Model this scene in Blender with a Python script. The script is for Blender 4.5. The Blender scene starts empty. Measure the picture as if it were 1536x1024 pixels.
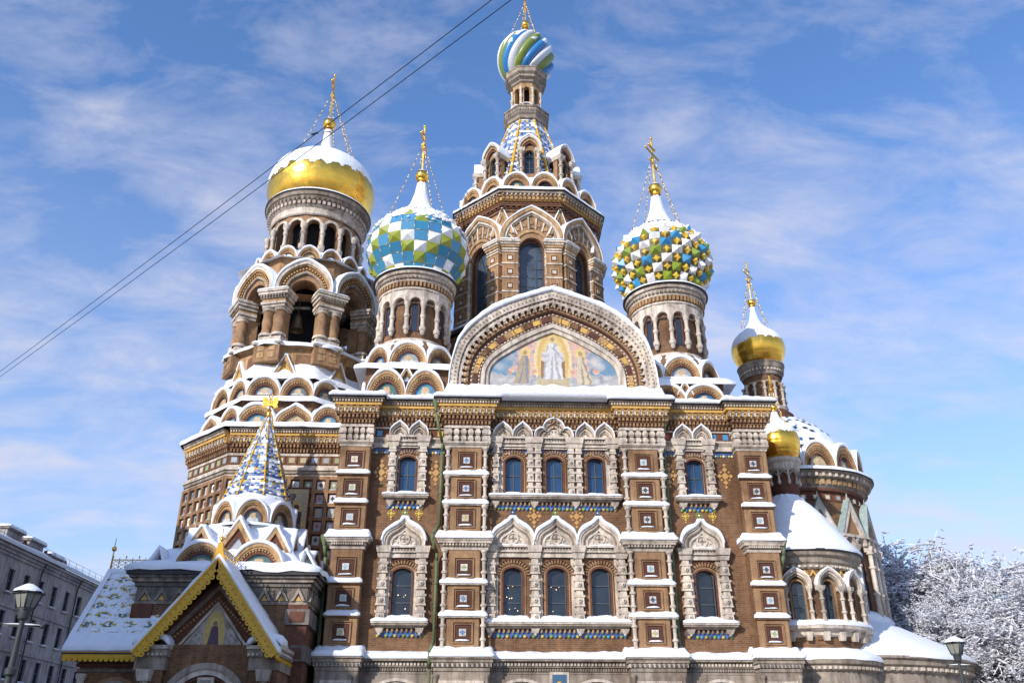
import bpy, bmesh, math, random
from mathutils import Matrix, Vector, noise
R = math.radians
random.seed(11)
S = bpy.context.scene
# ---------------------------------------------------------------- camera
TH = R(2.2); DIST = 59.0
cam_d = bpy.data.cameras.new('camera'); cam = bpy.data.objects.new('camera', cam_d)
S.collection.objects.link(cam); S.camera = cam
cam.location = (-DIST*math.sin(TH), -DIST*math.cos(TH), 1.6)
cam.rotation_euler = (R(90+25.86), 0, -TH)
cam_d.sensor_width = 36; cam_d.lens = 36*1300/1536
cam_d.clip_start = 0.3; cam_d.clip_end = 3000
S.render.resolution_x = 1024; S.render.resolution_y = 682
# ---------------------------------------------------------------- light, sky, exposure
SUN_AZ, SUN_EL = R(38), R(25)          # degrees left of the facade's normal
S.view_settings.view_transform = 'Standard'; S.view_settings.look = 'None'
S.view_settings.gamma = 1.0; S.view_settings.exposure = 0.0
sd = bpy.data.lights.new('sun', 'SUN'); sun = bpy.data.objects.new('sun', sd); S.collection.objects.link(sun)
sd.energy = 4.4; sd.angle = R(0.55); sd.color = (1.0, 0.94, 0.86)
tos = Vector((-math.sin(SUN_AZ)*math.cos(SUN_EL), -math.cos(SUN_AZ)*math.cos(SUN_EL), math.sin(SUN_EL)))
sun.rotation_euler = tos.to_track_quat('Z', 'Y').to_euler(); sun.location = (-40, -80, 60)

class NT:
    def __init__(s, nt): s.n = nt.nodes; s.l = nt.links
    def new(s, t, **k):
        n = s.n.new(t)
        for a, b in k.items():
            if a.startswith('i_'): n.inputs[a[2:].replace('_', ' ')].default_value = b
            else: setattr(n, a, b)
        return n
    def link(s, a, b): s.l.new(a, b)
    def math(s, op, a, b=None, clamp=False):
        n = s.n.new('ShaderNodeMath'); n.operation = op; n.use_clamp = clamp
        for i, v in enumerate((a, b)):
            if v is None: continue
            if isinstance(v, (int, float)): n.inputs[i].default_value = v
            else: s.l.new(v, n.inputs[i])
        return n.outputs[0]
    def ramp(s, fac, stops, interp='LINEAR'):
        n = s.n.new('ShaderNodeValToRGB'); n.color_ramp.interpolation = interp
        e = n.color_ramp.elements
        while len(e) < len(stops): e.new(0.5)
        for q, (p, c) in zip(e, stops):
            q.position = p; q.color = (*c, 1) if len(c) == 3 else c
        s.l.new(fac, n.inputs[0]); return n.outputs[0]
    def mix(s, fac, a, b, mode='MIX'):
        n = s.n.new('ShaderNodeMix'); n.data_type = 'RGBA'; n.blend_type = mode
        for i, v in ((0, fac), (6, a), (7, b)):
            if isinstance(v, (int, float)): n.inputs[i].default_value = v
            elif isinstance(v, tuple): n.inputs[i].default_value = (*v, 1) if len(v) == 3 else v
            else: s.l.new(v, n.inputs[i])
        return n.outputs[2]

W = bpy.data.worlds.new('World'); S.world = W; W.use_nodes = True
nt = NT(W.node_tree); bg = W.node_tree.nodes['Background']
sky = nt.new('ShaderNodeTexSky', sky_type='NISHITA', sun_disc=False, sun_elevation=SUN_EL,
             sun_rotation=math.pi+SUN_AZ, air_density=1.0, dust_density=0.4, ozone_density=3.0)
tc = nt.new('ShaderNodeTexCoord'); sep = nt.new('ShaderNodeSeparateXYZ'); nt.link(tc.outputs['Generated'], sep.inputs[0])
zz = nt.math('ADD', nt.math('MAXIMUM', sep.outputs[2], 0.0), 0.22)
cmb = nt.new('ShaderNodeCombineXYZ')
nt.link(nt.math('DIVIDE', sep.outputs[0], zz), cmb.inputs[0]); nt.link(nt.math('DIVIDE', sep.outputs[1], zz), cmb.inputs[1])
mp = nt.new('ShaderNodeMapping'); mp.inputs['Rotation'].default_value = (0, 0, R(-14)); mp.inputs['Scale'].default_value = (1.0, 1.7, 1.0)
nt.link(cmb.outputs[0], mp.inputs[0])
n1 = nt.new('ShaderNodeTexNoise', i_Scale=4.4, i_Detail=9.0, i_Roughness=0.62, i_Distortion=0.35); nt.link(mp.outputs[0], n1.inputs['Vector'])
n2 = nt.new('ShaderNodeTexNoise', i_Scale=1.5, i_Detail=3.0, i_Roughness=0.5); nt.link(mp.outputs[0], n2.inputs['Vector'])
cl = nt.math('ADD', nt.math('MULTIPLY', n1.outputs[0], 0.65), nt.math('MULTIPLY', n2.outputs[0], 0.5))
cl = nt.math('ADD', cl, nt.math('MULTIPLY', nt.math('SUBTRACT', 0.55, sep.outputs[2]), 0.10))
cf = nt.ramp(cl, [(0.51, (0, 0, 0)), (0.62, (0.30, 0.30, 0.30)), (0.76, (0.80, 0.80, 0.80))])
hs = nt.new('ShaderNodeHueSaturation', i_Saturation=1.03, i_Value=1.14); nt.link(sky.outputs[0], hs.inputs['Color'])
warm = nt.mix(1.0, hs.outputs[0], (1.10, 1.26, 1.50), 'MULTIPLY')
hz = nt.ramp(sep.outputs[2], [(0.02, (0.62, 0.62, 0.62)), (0.30, (0.30, 0.30, 0.30)), (0.62, (0.0, 0.0, 0.0))])
warm = nt.mix(hz, warm, (3.9, 4.3, 5.6))
skyc = nt.mix(cf, warm, (5.0, 5.0, 5.8))
nt.link(skyc, bg.inputs[0]); bg.inputs[1].default_value = 0.15

# ---------------------------------------------------------------- materials
MATS = {}
def mat(name, col=(0.5, 0.5, 0.5), rough=0.8, var=0.15, scale=1.5, metal=0.0, bump=0.0, spec=0.3, kind=None, col2=None, bscale=None):
    m = bpy.data.materials.new(name); m.use_nodes = True; MATS[name] = m
    t = NT(m.node_tree); b = m.node_tree.nodes['Principled BSDF']
    b.inputs['Roughness'].default_value = rough; b.inputs['Metallic'].default_value = metal
    b.inputs['Specular IOR Level'].default_value = spec
    tc = t.new('ShaderNodeTexCoord'); oc = tc.outputs['Object']
    nz = t.new('ShaderNodeTexNoise', i_Scale=scale, i_Detail=6.0, i_Roughness=0.65); t.link(oc, nz.inputs['Vector'])
    if kind == 'attr':
        at = t.new('ShaderNodeAttribute', attribute_name='Col'); base = at.outputs['Color']
    elif kind == 'brick':
        s = t.new('ShaderNodeSeparateXYZ'); t.link(oc, s.inputs[0])
        c = t.new('ShaderNodeCombineXYZ'); t.link(t.math('ADD', s.outputs[0], t.math('MULTIPLY', s.outputs[1], 0.83)), c.inputs[0]); t.link(s.outputs[2], c.inputs[1])
        br = t.new('ShaderNodeTexBrick', i_Scale=1.0); t.link(c.outputs[0], br.inputs['Vector'])
        br.inputs['Brick Width'].default_value = 0.34; br.inputs['Row Height'].default_value = 0.12
        br.inputs['Mortar Size'].default_value = 0.012; br.inputs['Bias'].default_value = -0.1
        br.inputs['Color1'].default_value = (*col, 1); br.inputs['Color2'].default_value = (*(col2 or [x*0.6 for x in col]), 1)
        br.inputs['Mortar'].default_value = (*[min(1, x*1.25+0.02) for x in col], 1)
        base = br.outputs[0]
    else:
        base = None
    lo = tuple(x*(1-var) for x in col); hi = tuple(min(1, x*(1+var)) for x in col)
    if base is None:
        base = t.ramp(nz.outputs[0], [(0.3, lo), (0.7, hi)])
    else:
        base = t.mix(1.0, base, t.ramp(nz.outputs[0], [(0.3, (1-var,)*3), (0.72, (1+var,)*3)]), 'MULTIPLY')
    if kind in ('stain', 'brick'):                # weathering streaks with a shape of their own
        mm = t.new('ShaderNodeMapping'); mm.inputs['Scale'].default_value = (2.2, 2.2, 0.35); t.link(oc, mm.inputs[0])
        n3 = t.new('ShaderNodeTexNoise', i_Scale=1.0, i_Detail=7.0, i_Roughness=0.7); t.link(mm.outputs[0], n3.inputs['Vector'])
        k = 0.55 if kind == 'stain' else 0.7
        base = t.mix(1.0, base, t.ramp(n3.outputs[0], [(0.36, (k, k*0.97, k*0.92)), (0.56, (1, 1, 1))]), 'MULTIPLY')
        n4 = t.new('ShaderNodeTexNoise', i_Scale=0.23, i_Detail=8.0, i_Roughness=0.72); t.link(oc, n4.inputs['Vector'])
        base = t.mix(1.0, base, t.ramp(n4.outputs[0], [(0.38, (0.66, 0.62, 0.60)), (0.50, (1, 1, 1)), (0.66, (1.22, 1.18, 1.12))]), 'MULTIPLY')
    t.link(base, b.inputs['Base Color'])
    if bump:
        bn = t.new('ShaderNodeTexNoise', i_Scale=bscale or 8.0, i_Detail=5.0); t.link(oc, bn.inputs['Vector'])
        bp = t.new('ShaderNodeBump', i_Strength=bump, i_Distance=0.05); t.link(bn.outputs[0], bp.inputs['Height']); t.link(bp.outputs[0], b.inputs['Normal'])
    return m
mat('brick', (0.205, 0.112, 0.058), 0.9, 0.24, 0.9, kind='brick', col2=(0.13, 0.068, 0.038))
mat('brick_light', (0.31, 0.185, 0.10), 0.9, 0.2, 1.2, kind='brick', col2=(0.30, 0.175, 0.09))
mat('brick_dark', (0.13, 0.055, 0.035), 0.9, 0.3, 3.0, bump=0.3)
mat('wood_frame', (0.10, 0.042, 0.03), 0.75, 0.3, 4.0)
mat('tan', (0.45, 0.285, 0.145), 0.85, 0.22, 2.2, kind='stain')
mat('ochre', (0.60, 0.36, 0.10), 0.85, 0.2, 2.0)
mat('stone', (0.64, 0.555, 0.465), 0.85, 0.2, 2.5, kind='stain', bump=0.8, bscale=11)
mat('stone_grey', (0.33, 0.275, 0.22), 0.9, 0.28, 1.6, kind='stain', bump=0.35)
mat('stone_dark', (0.19, 0.165, 0.14), 0.9, 0.3, 1.6, kind='stain', bump=0.4)
mat('snow', (0.82, 0.84, 0.88), 0.8, 0.05, 2.5, bump=0.6, bscale=5.0, spec=0.2)
mat('dark', (0.012, 0.012, 0.014), 0.9, 0.3, 2.0)
mat('roof_dark', (0.045, 0.04, 0.04), 0.55, 0.3, 2.0)
mat('gold', (1.0, 0.55, 0.085), 0.24, 0.10, 1.5, metal=1.0, bump=0.06, bscale=1.2)
_m = MATS['gold']; _t = NT(_m.node_tree); _b = _m.node_tree.nodes['Principled BSDF']; _tc = _t.new('ShaderNodeTexCoord')
_n = _t.new('ShaderNodeTexNoise', i_Scale=1.3, i_Detail=7.0, i_Roughness=0.7); _t.link(_tc.outputs['Object'], _n.inputs['Vector'])
_t.link(_t.ramp(_n.outputs[0], [(0.35, (0.16,)*3), (0.65, (0.38,)*3)]), _b.inputs['Roughness'])
mat('gold_old', (0.72, 0.47, 0.14), 0.38, 0.2, 3.0, metal=1.0)
mat('yellow', (0.66, 0.37, 0.025), 0.35, 0.12, 3.0)
mat('pipe', (0.13, 0.17, 0.085), 0.6, 0.2, 3.0)
mat('tile', (0.5, 0.5, 0.5), 0.35, 0.13, 5.0, kind='attr', spec=0.5)
mat('matte', (0.5, 0.5, 0.5), 0.85, 0.12, 4.0, kind='attr')
mat('copper', (0.30, 0.37, 0.36), 0.7, 0.25, 3.0)
mat('bronze', (0.16, 0.12, 0.07), 0.5, 0.2, 3.0, metal=0.8)
mat('wire', (0.02, 0.02, 0.025), 0.7)
mat('iron', (0.05, 0.055, 0.055), 0.5, 0.2, 5.0)
mat('window_frame', (0.085, 0.10, 0.11), 0.6)
mat('plaster', (0.41, 0.365, 0.35), 0.9, 0.14, 0.5, kind='stain')
mat('bark', (0.045, 0.036, 0.032), 0.95, 0.25, 6.0)
mat('frost', (0.63, 0.63, 0.66), 0.9, 0.22, 0.9)
mat('trodden_snow', (0.42, 0.42, 0.43), 0.9, 0.3, 0.3)
mat('asphalt', (0.05, 0.05, 0.05), 0.9)
mat('frosted_glass', (0.24, 0.24, 0.21), 0.25)
def glass(name, col, rough):
    m = mat(name, col, rough, 0.4, 0.6); b = m.node_tree.nodes['Principled BSDF']
    b.inputs['Specular IOR Level'].default_value = 0.55; b.inputs['Coat Weight'].default_value = 0.15; b.inputs['Coat Roughness'].default_value = 0.05
glass('glass', (0.02, 0.028, 0.04), 0.12); glass('glass_pale', (0.06, 0.085, 0.12), 0.15)
glass('glass_blue', (0.015, 0.055, 0.135), 0.15)

# ---------------------------------------------------------------- mesh building
class MB:
    def __init__(s, T=None): s.v = []; s.f = []; s.m = []; s.c = []; s.sm = []; s.names = []; s.T = T or Matrix(); s.col = False
    def add(s, vs, fs, m, col=None, smooth=False):
        if m not in s.names: s.names.append(m)
        mi = s.names.index(m); o = len(s.v); T = s.T
        s.v += [T @ Vector(p) for p in vs]
        multi = isinstance(col, list)
        for k, f in enumerate(fs):
            s.f.append([i+o for i in f]); s.m.append(mi); s.sm.append(smooth)
            c = col[k] if multi else col
            s.c.append(c or (1, 1, 1))
        if col is not None: s.col = True
    def box(s, x0, x1, y0, y1, z0, z1, m, col=None):
        s.add([(x0,y0,z0),(x1,y0,z0),(x1,y1,z0),(x0,y1,z0),(x0,y0,z1),(x1,y0,z1),(x1,y1,z1),(x0,y1,z1)],
              [(0,3,2,1),(4,5,6,7),(0,1,5,4),(1,2,6,5),(2,3,7,6),(3,0,4,7)], m, col)
    def taper(s, x0, x1, y0, y1, z0, z1, d, m, col=None):       # box whose top grows outwards by d (front and sides)
        s.add([(x0,y0,z0),(x1,y0,z0),(x1,y1,z0),(x0,y1,z0),(x0-d,y0-d,z1),(x1+d,y0-d,z1),(x1+d,y1,z1),(x0-d,y1,z1)],
              [(0,3,2,1),(4,5,6,7),(0,1,5,4),(1,2,6,5),(2,3,7,6),(3,0,4,7)], m, col)
    def prism(s, poly, y0, y1, m, col=None):
        n = len(poly)
        s.add([(x,y0,z) for x,z in poly]+[(x,y1,z) for x,z in poly],
              [tuple(range(n)), tuple(range(2*n-1, n-1, -1))]+[(i,(i+1)%n,(i+1)%n+n,i+n) for i in range(n)], m, col)
    def band(s, out, inn, y0, y1, m, cols=None, smooth=False, skip=None):
        n = len(out)
        vs = [(x,y0,z) for x,z in out]+[(x,y0,z) for x,z in inn]+[(x,y1,z) for x,z in out]+[(x,y1,z) for x,z in inn]
        fs = []; cc = []
        for i in range(n-1):
            if skip and skip(i): continue
            fs += [(i,i+1,n+i+1,n+i),(i,i+1,2*n+i+1,2*n+i),(n+i,n+i+1,3*n+i+1,3*n+i)]
            if cols: cc += [cols(i)]*3
        fs += [(0,n,3*n,2*n),(n-1,2*n-1,4*n-1,3*n-1)]
        if cols: cc += [cols(0)]*2
        s.add(vs, fs, m, cc if cols else None, smooth)
    def lathe(s, prof, seg, m, cx=0, cy=0, smooth=True, rot=0.0, colf=None, a0=0.0, a1=2*math.pi, rf=None):
        # profile of (r, z); corners sharper than about 35 degrees are split
        full = abs(a1-a0-2*math.pi) < 1e-6; na = seg if full else seg+1
        runs = [[prof[0]]]
        for i in range(1, len(prof)):
            runs[-1].append(prof[i])
            if i < len(prof)-1:
                d1 = (prof[i][0]-prof[i-1][0], prof[i][1]-prof[i-1][1]); d2 = (prof[i+1][0]-prof[i][0], prof[i+1][1]-prof[i][1])
                a = abs(math.atan2(d1[0]*d2[1]-d1[1]*d2[0], d1[0]*d2[0]+d1[1]*d2[1]))
                if a > 0.6: runs.append([prof[i]])
        row = 0
        for run in runs:
            vs = []; fs = []; cc = []
            for r, z in run:
                for k in range(na):
                    a = a0+(a1-a0)*k/seg+rot; q = r if rf is None else r*rf(a, z)
                    vs.append((cx+q*math.sin(a), cy-q*math.cos(a), z))
            for j in range(len(run)-1):
                for k in range(seg):
                    k2 = (k+1) % na
                    fs.append((j*na+k, j*na+k2, (j+1)*na+k2, (j+1)*na+k))
                    if colf: cc.append(colf(row, k))
                row += 1
            s.add(vs, fs, m, cc if colf else None, smooth)
    def tube(s, p0, p1, r0, r1, seg, m, col=None, smooth=True):
        p0 = Vector(p0); p1 = Vector(p1); d = (p1-p0)
        if d.length < 1e-6: return
        d.normalize(); a = d.orthogonal().normalized(); b = d.cross(a)
        vs = []
        for p, r in ((p0, r0), (p1, r1)):
            for k in range(seg):
                t = 2*math.pi*k/seg; vs.append(p+a*(r*math.cos(t))+b*(r*math.sin(t)))
        s.add(vs, [(k,(k+1)%seg,(k+1)%seg+seg,k+seg) for k in range(seg)]+[tuple(range(seg-1,-1,-1)), tuple(range(seg, 2*seg))], m, col, smooth)
    def ball(s, c, r, m, seg=12, ring=8, sz=1.0, col=None):
        prof = [(max(0.001, r*math.sin(math.pi*i/ring)), c[2]-r*sz*math.cos(math.pi*i/ring)) for i in range(ring+1)]
        s.lathe(prof, seg, m, c[0], c[1], colf=(lambda a, b: col) if col else None)
    def build(s, name, parent=None, label=None, recalc=True):
        me = bpy.data.meshes.new(name); me.from_pydata(s.v, [], s.f)
        for n in s.names: me.materials.append(MATS[n])
        me.polygons.foreach_set('material_index', s.m); me.polygons.foreach_set('use_smooth', s.sm)
        if s.col:
            ca = me.color_attributes.new('Col', 'FLOAT_COLOR', 'CORNER'); buf = []
            for f, c in zip(s.f, s.c): buf += [c[0], c[1], c[2], 1.0]*len(f)
            ca.data.foreach_set('color', buf)
        if recalc:
            b = bmesh.new(); b.from_mesh(me); bmesh.ops.recalc_face_normals(b, faces=b.faces); b.to_mesh(me); b.free()
        me.update()
        o = bpy.data.objects.new(name, me); S.collection.objects.link(o)
        if parent is not None: o.parent = parent
        if label: o['label'] = label
        return o
def tag(o, label, cat=None, group=None, kind=None):
    if label: o['label'] = label
    if cat: o['category'] = cat
    if group: o['group'] = group
    if kind: o['kind'] = kind
    return o
def empty(name, loc=(0,0,0)):
    o = bpy.data.objects.new(name, None); S.collection.objects.link(o); o.location = loc; return o
def sub(name, parent, fn, T=None, label=None):
    mb = MB(T); fn(mb); o = mb.build(name, parent, label)
    if name == 'snow': o['kind'] = 'stuff'
    return o
def ringT(ax, ay, phi, ap, z=0.0):
    return Matrix.Translation((ax, ay, z)) @ Matrix.Rotation(phi, 4, 'Z') @ Matrix.Translation((0, -ap, 0))
def nz(*a): return noise.noise(Vector((a+(0.37, 0.71, 0.13))[:3]))

# ---------------------------------------------------------------- outlines
def bez(p, n):
    out = []
    for i in range(n+1):
        t = i/n; a = (1-t)**3; b = 3*t*(1-t)**2; c = 3*t*t*(1-t); d = t**3
        out.append((a*p[0][0]+b*p[1][0]+c*p[2][0]+d*p[3][0], a*p[0][1]+b*p[1][1]+c*p[2][1]+d*p[3][1]))
    return out
def arch(cx, z0, r, h, k=0.0, n=16):          # k = 0 round .. 1 full ogee; left to right
    half = []
    og = bez([(-1,0),(-1.07,.34),(-.88,.52),(-.58,.63)], n//4)+bez([(-.58,.63),(-.32,.72),(-.12,.82),(0,1)], n//4)[1:]
    m = len(og)
    for i, (x, z) in enumerate(og):
        a = math.pi/2*i/(m-1)
        half.append(((1-k)*-math.cos(a)+k*x, (1-k)*math.sin(a)+k*z))
    pts = half+[(-x, z) for x, z in half[-2::-1]]
    return [(cx+x*r, z0+z*h) for x, z in pts]
def scal(pts, cx, z0, s, sz=None): return [(cx+(x-cx)*s, z0+(z-z0)*(sz or s)) for x, z in pts]
def resample(pts, n):
    L = [0]
    for a, b in zip(pts, pts[1:]): L.append(L[-1]+math.hypot(b[0]-a[0], b[1]-a[1]))
    out = []; j = 0
    for i in range(n+1):
        t = L[-1]*i/n
        while j < len(L)-2 and L[j+1] < t: j += 1
        u = (t-L[j])/max(1e-9, L[j+1]-L[j]); out.append((pts[j][0]+(pts[j+1][0]-pts[j][0])*u, pts[j][1]+(pts[j+1][1]-pts[j][1])*u))
    return out
def plen(pts): return sum(math.hypot(b[0]-a[0], b[1]-a[1]) for a, b in zip(pts, pts[1:]))

# ---------------------------------------------------------------- snow
def snow_path(mb, pts, y0, y1, th=0.22, ov=0.10, amp=0.5, step=0.22, zmin=0.12, drop=0.05):
    n = max(4, int(plen(pts)/step)); P = resample(pts, n); sd_ = random.random()*50
    vs = []; m = 7
    for i, (x, z) in enumerate(P):
        a = P[max(0, i-1)]; b = P[min(n, i+1)]; tx, tz = b[0]-a[0], b[1]-a[1]; L = math.hypot(tx, tz) or 1
        nx, nzz = -tz/L, tx/L
        if nzz < 0: nx, nzz = -nx*0.5, abs(nzz)
        f = max(zmin, min(1, nzz*1.15)); w = 1+amp*nz(x*1.4, z*1.4, sd_)+amp*0.35*nz(x*5, z*5, sd_)
        e = 1.0
        if i in (0, n): e = 0.35
        t = th*f*w*e; o = ov*(0.6+0.5*f)*(1+amp*nz(x*2.1+9, sd_, z))
        for dy, dn in ((y0-o*0.7, -drop*f), (y0-o, 0.42*t), (y0-o*0.6, 0.80*t), (y0+0.10, t), ((y0+y1)/2, t*1.08), (y1-0.05, t*0.95), (y1, -0.02)):
            vs.append((x+nx*dn, dy, z+nzz*dn))
    fs = []
    for i in range(n):
        for j in range(m): fs.append((i*m+j, (i+1)*m+j, (i+1)*m+(j+1) % m, i*m+(j+1) % m))
    fs += [tuple(range(m)), tuple(range(n*m, n*m+m))]
    mb.add(vs, fs, 'snow', smooth=True)
def snow_strip(mb, x0, x1, y0, y1, z, th=0.3, ov=0.10, amp=0.5): snow_path(mb, [(x0, z), (x1, z)], y0, y1, th, ov, amp)
def snow_bank(mb, x0, x1, y0, z0, y1, z1, ov=.08, lip=.16, amp=.35):
    n = max(6, int((x1-x0)/.2)); s_ = random.random()*60; vs = []; sec = [(-ov*.5, -.04, 0), (-ov, .06, 0), (-ov*.3, lip, 0), (0, 0, .25), (0, 0, .5), (0, 0, .75), (0, 0, 1)]; m = len(sec)
    for i in range(n+1):
        x = x0+(x1-x0)*i/n; e = min(1, min(x-x0, x1-x)/.22+.25)**.5; k = 1+amp*nz(x*1.3, s_, 1)+amp*.4*nz(x*4, s_, 2)
        for dy, dz, t in sec:
            if t == 0: vs.append((x, y0+dy*k, z0+dz*k*e))
            else:
                zc = z0+lip*k+(z1-z0-lip)*t**1.15+.05*nz(x*2, t*3, s_); vs.append((x, y0+(y1-y0)*t, z0+(zc-z0)*e))
    fs = [(i*m+j, (i+1)*m+j, (i+1)*m+j+1, i*m+j+1) for i in range(n) for j in range(m-1)]
    b = len(vs); vs += [(x0, y1, z0-.04), (x1, y1, z0-.04)]
    fs += [tuple(range(m))+(b,), tuple(range(n*m, n*m+m))+(b+1,)]
    mb.add(vs, fs, 'snow', smooth=True)
def snow_ring(mb, prof, seg=64, cx=0, cy=0, amp=0.06, rot=0.0):   # noisy lathe of snow
    s0 = random.random()*40
    vs = []; n = len(prof)
    for j, (r, z) in enumerate(prof):
        for k in range(seg):
            a = 2*math.pi*k/seg+rot; q = r+amp*nz(math.sin(a)*4+s0, math.cos(a)*4, z*0.8); w = z+amp*nz(math.sin(a)*5, math.cos(a)*5+s0, r)
            vs.append((cx+q*math.sin(a), cy-q*math.cos(a), w))
    fs = [(j*seg+k, j*seg+(k+1) % seg, (j+1)*seg+(k+1) % seg, (j+1)*seg+k) for j in range(n-1) for k in range(seg)]
    mb.add(vs, fs, 'snow', smooth=True)
def snow_poly(mb, n, levels, cx=0, cy=0, rot=0.0, amp=0.08, per=8, m='snow'):    # n-sided snowy roof, levels of (apothem, z)
    s0 = random.random()*40; seg = n*per; vs = []
    for a, z in levels:
        for k in range(seg):
            f = k//per; u = (k % per)/per; c0 = 2*math.pi*(f-0.5)/n+rot; c1 = 2*math.pi*(f+0.5)/n+rot; R_ = a/math.cos(math.pi/n)
            x = R_*(math.sin(c0)*(1-u)+math.sin(c1)*u); y = -R_*(math.cos(c0)*(1-u)+math.cos(c1)*u)
            q = 1+amp/max(a, 1)*nz(x*0.8+s0, y*0.8, z)
            vs.append((cx+x*q, cy+y*q, z+amp*nz(x*0.9, y*0.9+s0, z*2)))
    fs = [(j*seg+k, j*seg+(k+1) % seg, (j+1)*seg+(k+1) % seg, (j+1)*seg+k) for j in range(len(levels)-1) for k in range(seg)]
    mb.add(vs, fs, m, smooth=(m == 'snow'))

# ---------------------------------------------------------------- ornament
COLS = dict(blue=(0.055, 0.12, 0.29), sky=(0.06, 0.24, 0.43), green=(0.22, 0.33, 0.04), lime=(0.27, 0.31, 0.03), white=(0.80, 0.80, 0.80), gold=(0.62, 0.42, 0.06),
            red=(0.35, 0.05, 0.04), cream=(0.66, 0.60, 0.46), brown=(0.20, 0.09, 0.05), grey=(0.33, 0.35, 0.38), pink=(0.62, 0.32, 0.26), dark=(0.04, 0.05, 0.07), tblue=(.09,.17,.36), twhite=(.32,.36,.42), tblue2=(.05,.11,.28))
def C(n): return COLS[n]
def mixc(a, b, t): return tuple(a[i]*(1-t)+b[i]*t for i in range(3))
def jit(c, a=0.25):
    k = 1+random.uniform(-a, a); return tuple(min(0.9, max(0.005, x*k*(1+random.uniform(-a, a)*0.3))) for x in c)
def icon_col(u, v, st):          # u -1..1, v 0..1 : a half-length haloed figure on a plain ground
    bgc, robe = st
    h = math.hypot(u, (v-0.56)*1.15)
    if h < 0.11: return C('pink')
    if h < 0.17: return (0.16, 0.08, 0.05)
    if h < 0.30: return (.46, .36, .16)
    if v < 0.50-0.42*abs(u)**1.3 and abs(u) < 0.62: return robe if (int(u*9+v*6) % 3) else mixc(robe, (0.7, 0.7, 0.7), 0.4)
    return bgc
ST = [((0.04, 0.14, 0.30), (0.26, 0.08, 0.06)), ((0.30, 0.33, 0.36), (0.55, 0.50, 0.42)), ((0.06, 0.13, 0.13), (0.22, 0.16, 0.14)),
      ((0.42, 0.36, 0.22), (0.28, 0.18, 0.12)), ((0.08, 0.22, 0.33), (0.45, 0.42, 0.36)), ((0.10, 0.12, 0.14), (0.45, 0.45, 0.45))]
def fan_icon(mb, pts, cx, z0, y, st, rings=9):
    n = len(pts); vs = []; fs = []; cc = []
    w = max(abs(p[0]-cx) for p in pts); h = max(p[1]-z0 for p in pts)
    for j in range(rings+1):
        s = j/rings
        vs += [(cx+(x-cx)*s, y, z0+(z-z0)*s) for x, z in pts]
    for j in range(rings):
        for i in range(n-1):
            f = (j*n+i, j*n+i+1, (j+1)*n+i+1, (j+1)*n+i); fs.append(f)
            mx = sum(vs[q][0] for q in f)/4; mz = sum(vs[q][2] for q in f)/4
            cc.append(jit(icon_col((mx-cx)/w, (mz-z0)/h, st), 0.2))
    mb.add(vs, fs, 'tile', cc)
def kokoshnik(mb, cx, z0, r, h, y0=0.0, d=0.6, k=0.0, st=0, snow=0.2, teeth=True, m1='tan', m2='brick', inner=0.63, n=24, sov=0.10):
    o = arch(cx, z0, r, h, k, n)
    mb.band(o, scal(o, cx, z0, 0.86), y0, y0+d, m1)
    mb.band(scal(o, cx, z0, 0.858), scal(o, cx, z0, 0.79), y0+0.07, y0+d, m1 if m1 != 'stone' else 'stone_grey')
    mb.band(scal(o, cx, z0, 0.79), scal(o, cx, z0, inner), y0+0.17, y0+d, m2)
    mb.band(scal(o, cx, z0, inner+0.001), scal(o, cx, z0, inner-0.05), y0+0.10, y0+d, 'brick_dark')
    if teeth:
        mid = scal(o, cx, z0, 0.745); t = resample(mid, max(9, int(plen(mid)/0.2))); s = 0.055
        for x, z in t[1:-1]: mb.box(x-s, x+s, y0+0.09, y0+0.2, z-s, z+s, 'tan')
    ic = arch(cx, z0, r*(inner-0.05), h*(inner-0.05), k*0.5, 16)
    if st is None: mb.prism(ic, y0+0.3, y0+d, 'dark')
    else: fan_icon(mb, ic, cx, z0, y0+0.30, ST[st % len(ST)])
    mb.prism(scal(o, cx, z0, 0.95), y0+d-0.05, y0+d, m2)
    if snow: snow_path(mb, o, y0, y0+d+0.25, snow, sov)
def gablet(mb, cx, z0, w, h, y0=0.0, d=0.7, snow=0.18, fill='brick'):
    o = [(cx-w, z0), (cx, z0+h), (cx+w, z0)]; i = [(cx-w*0.72, z0), (cx, z0+h*0.72), (cx+w*0.72, z0)]; i2 = [(cx-w*0.45, z0), (cx, z0+h*0.45), (cx+w*0.45, z0)]
    mb.band(o, i, y0, y0+d, 'tan'); mb.band(i, i2, y0+0.14, y0+d, fill); mb.prism(i2, y0+0.25, y0+d, 'tile', C('grey'))
    if snow: snow_path(mb, resample(o, 14), y0, y0+d+0.3, snow, 0.06, zmin=0.5)
def baluster(mb, x, y, z0, z1, r=0.13, m='stone', seg=10, beads=2):
    H = z1-z0; p = [(r*1.45, z0), (r*1.45, z0+0.05*H), (r*1.0, z0+0.08*H)]
    for b in range(beads):
        c = z0+H*(0.10+0.80*(b+0.5)/beads); hw = H*0.8/beads
        p += [(r*0.78, c-hw*0.36), (r*0.82, c-hw*0.12), (r*1.3, c-hw*0.07), (r*1.3, c+hw*0.07), (r*0.82, c+hw*0.12), (r*0.74, c+hw*0.36)]
    p += [(r*1.0, z1-0.09*H), (r*1.45, z1-0.05*H), (r*1.45, z1)]
    mb.lathe(p, seg, m, x, y)
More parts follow.
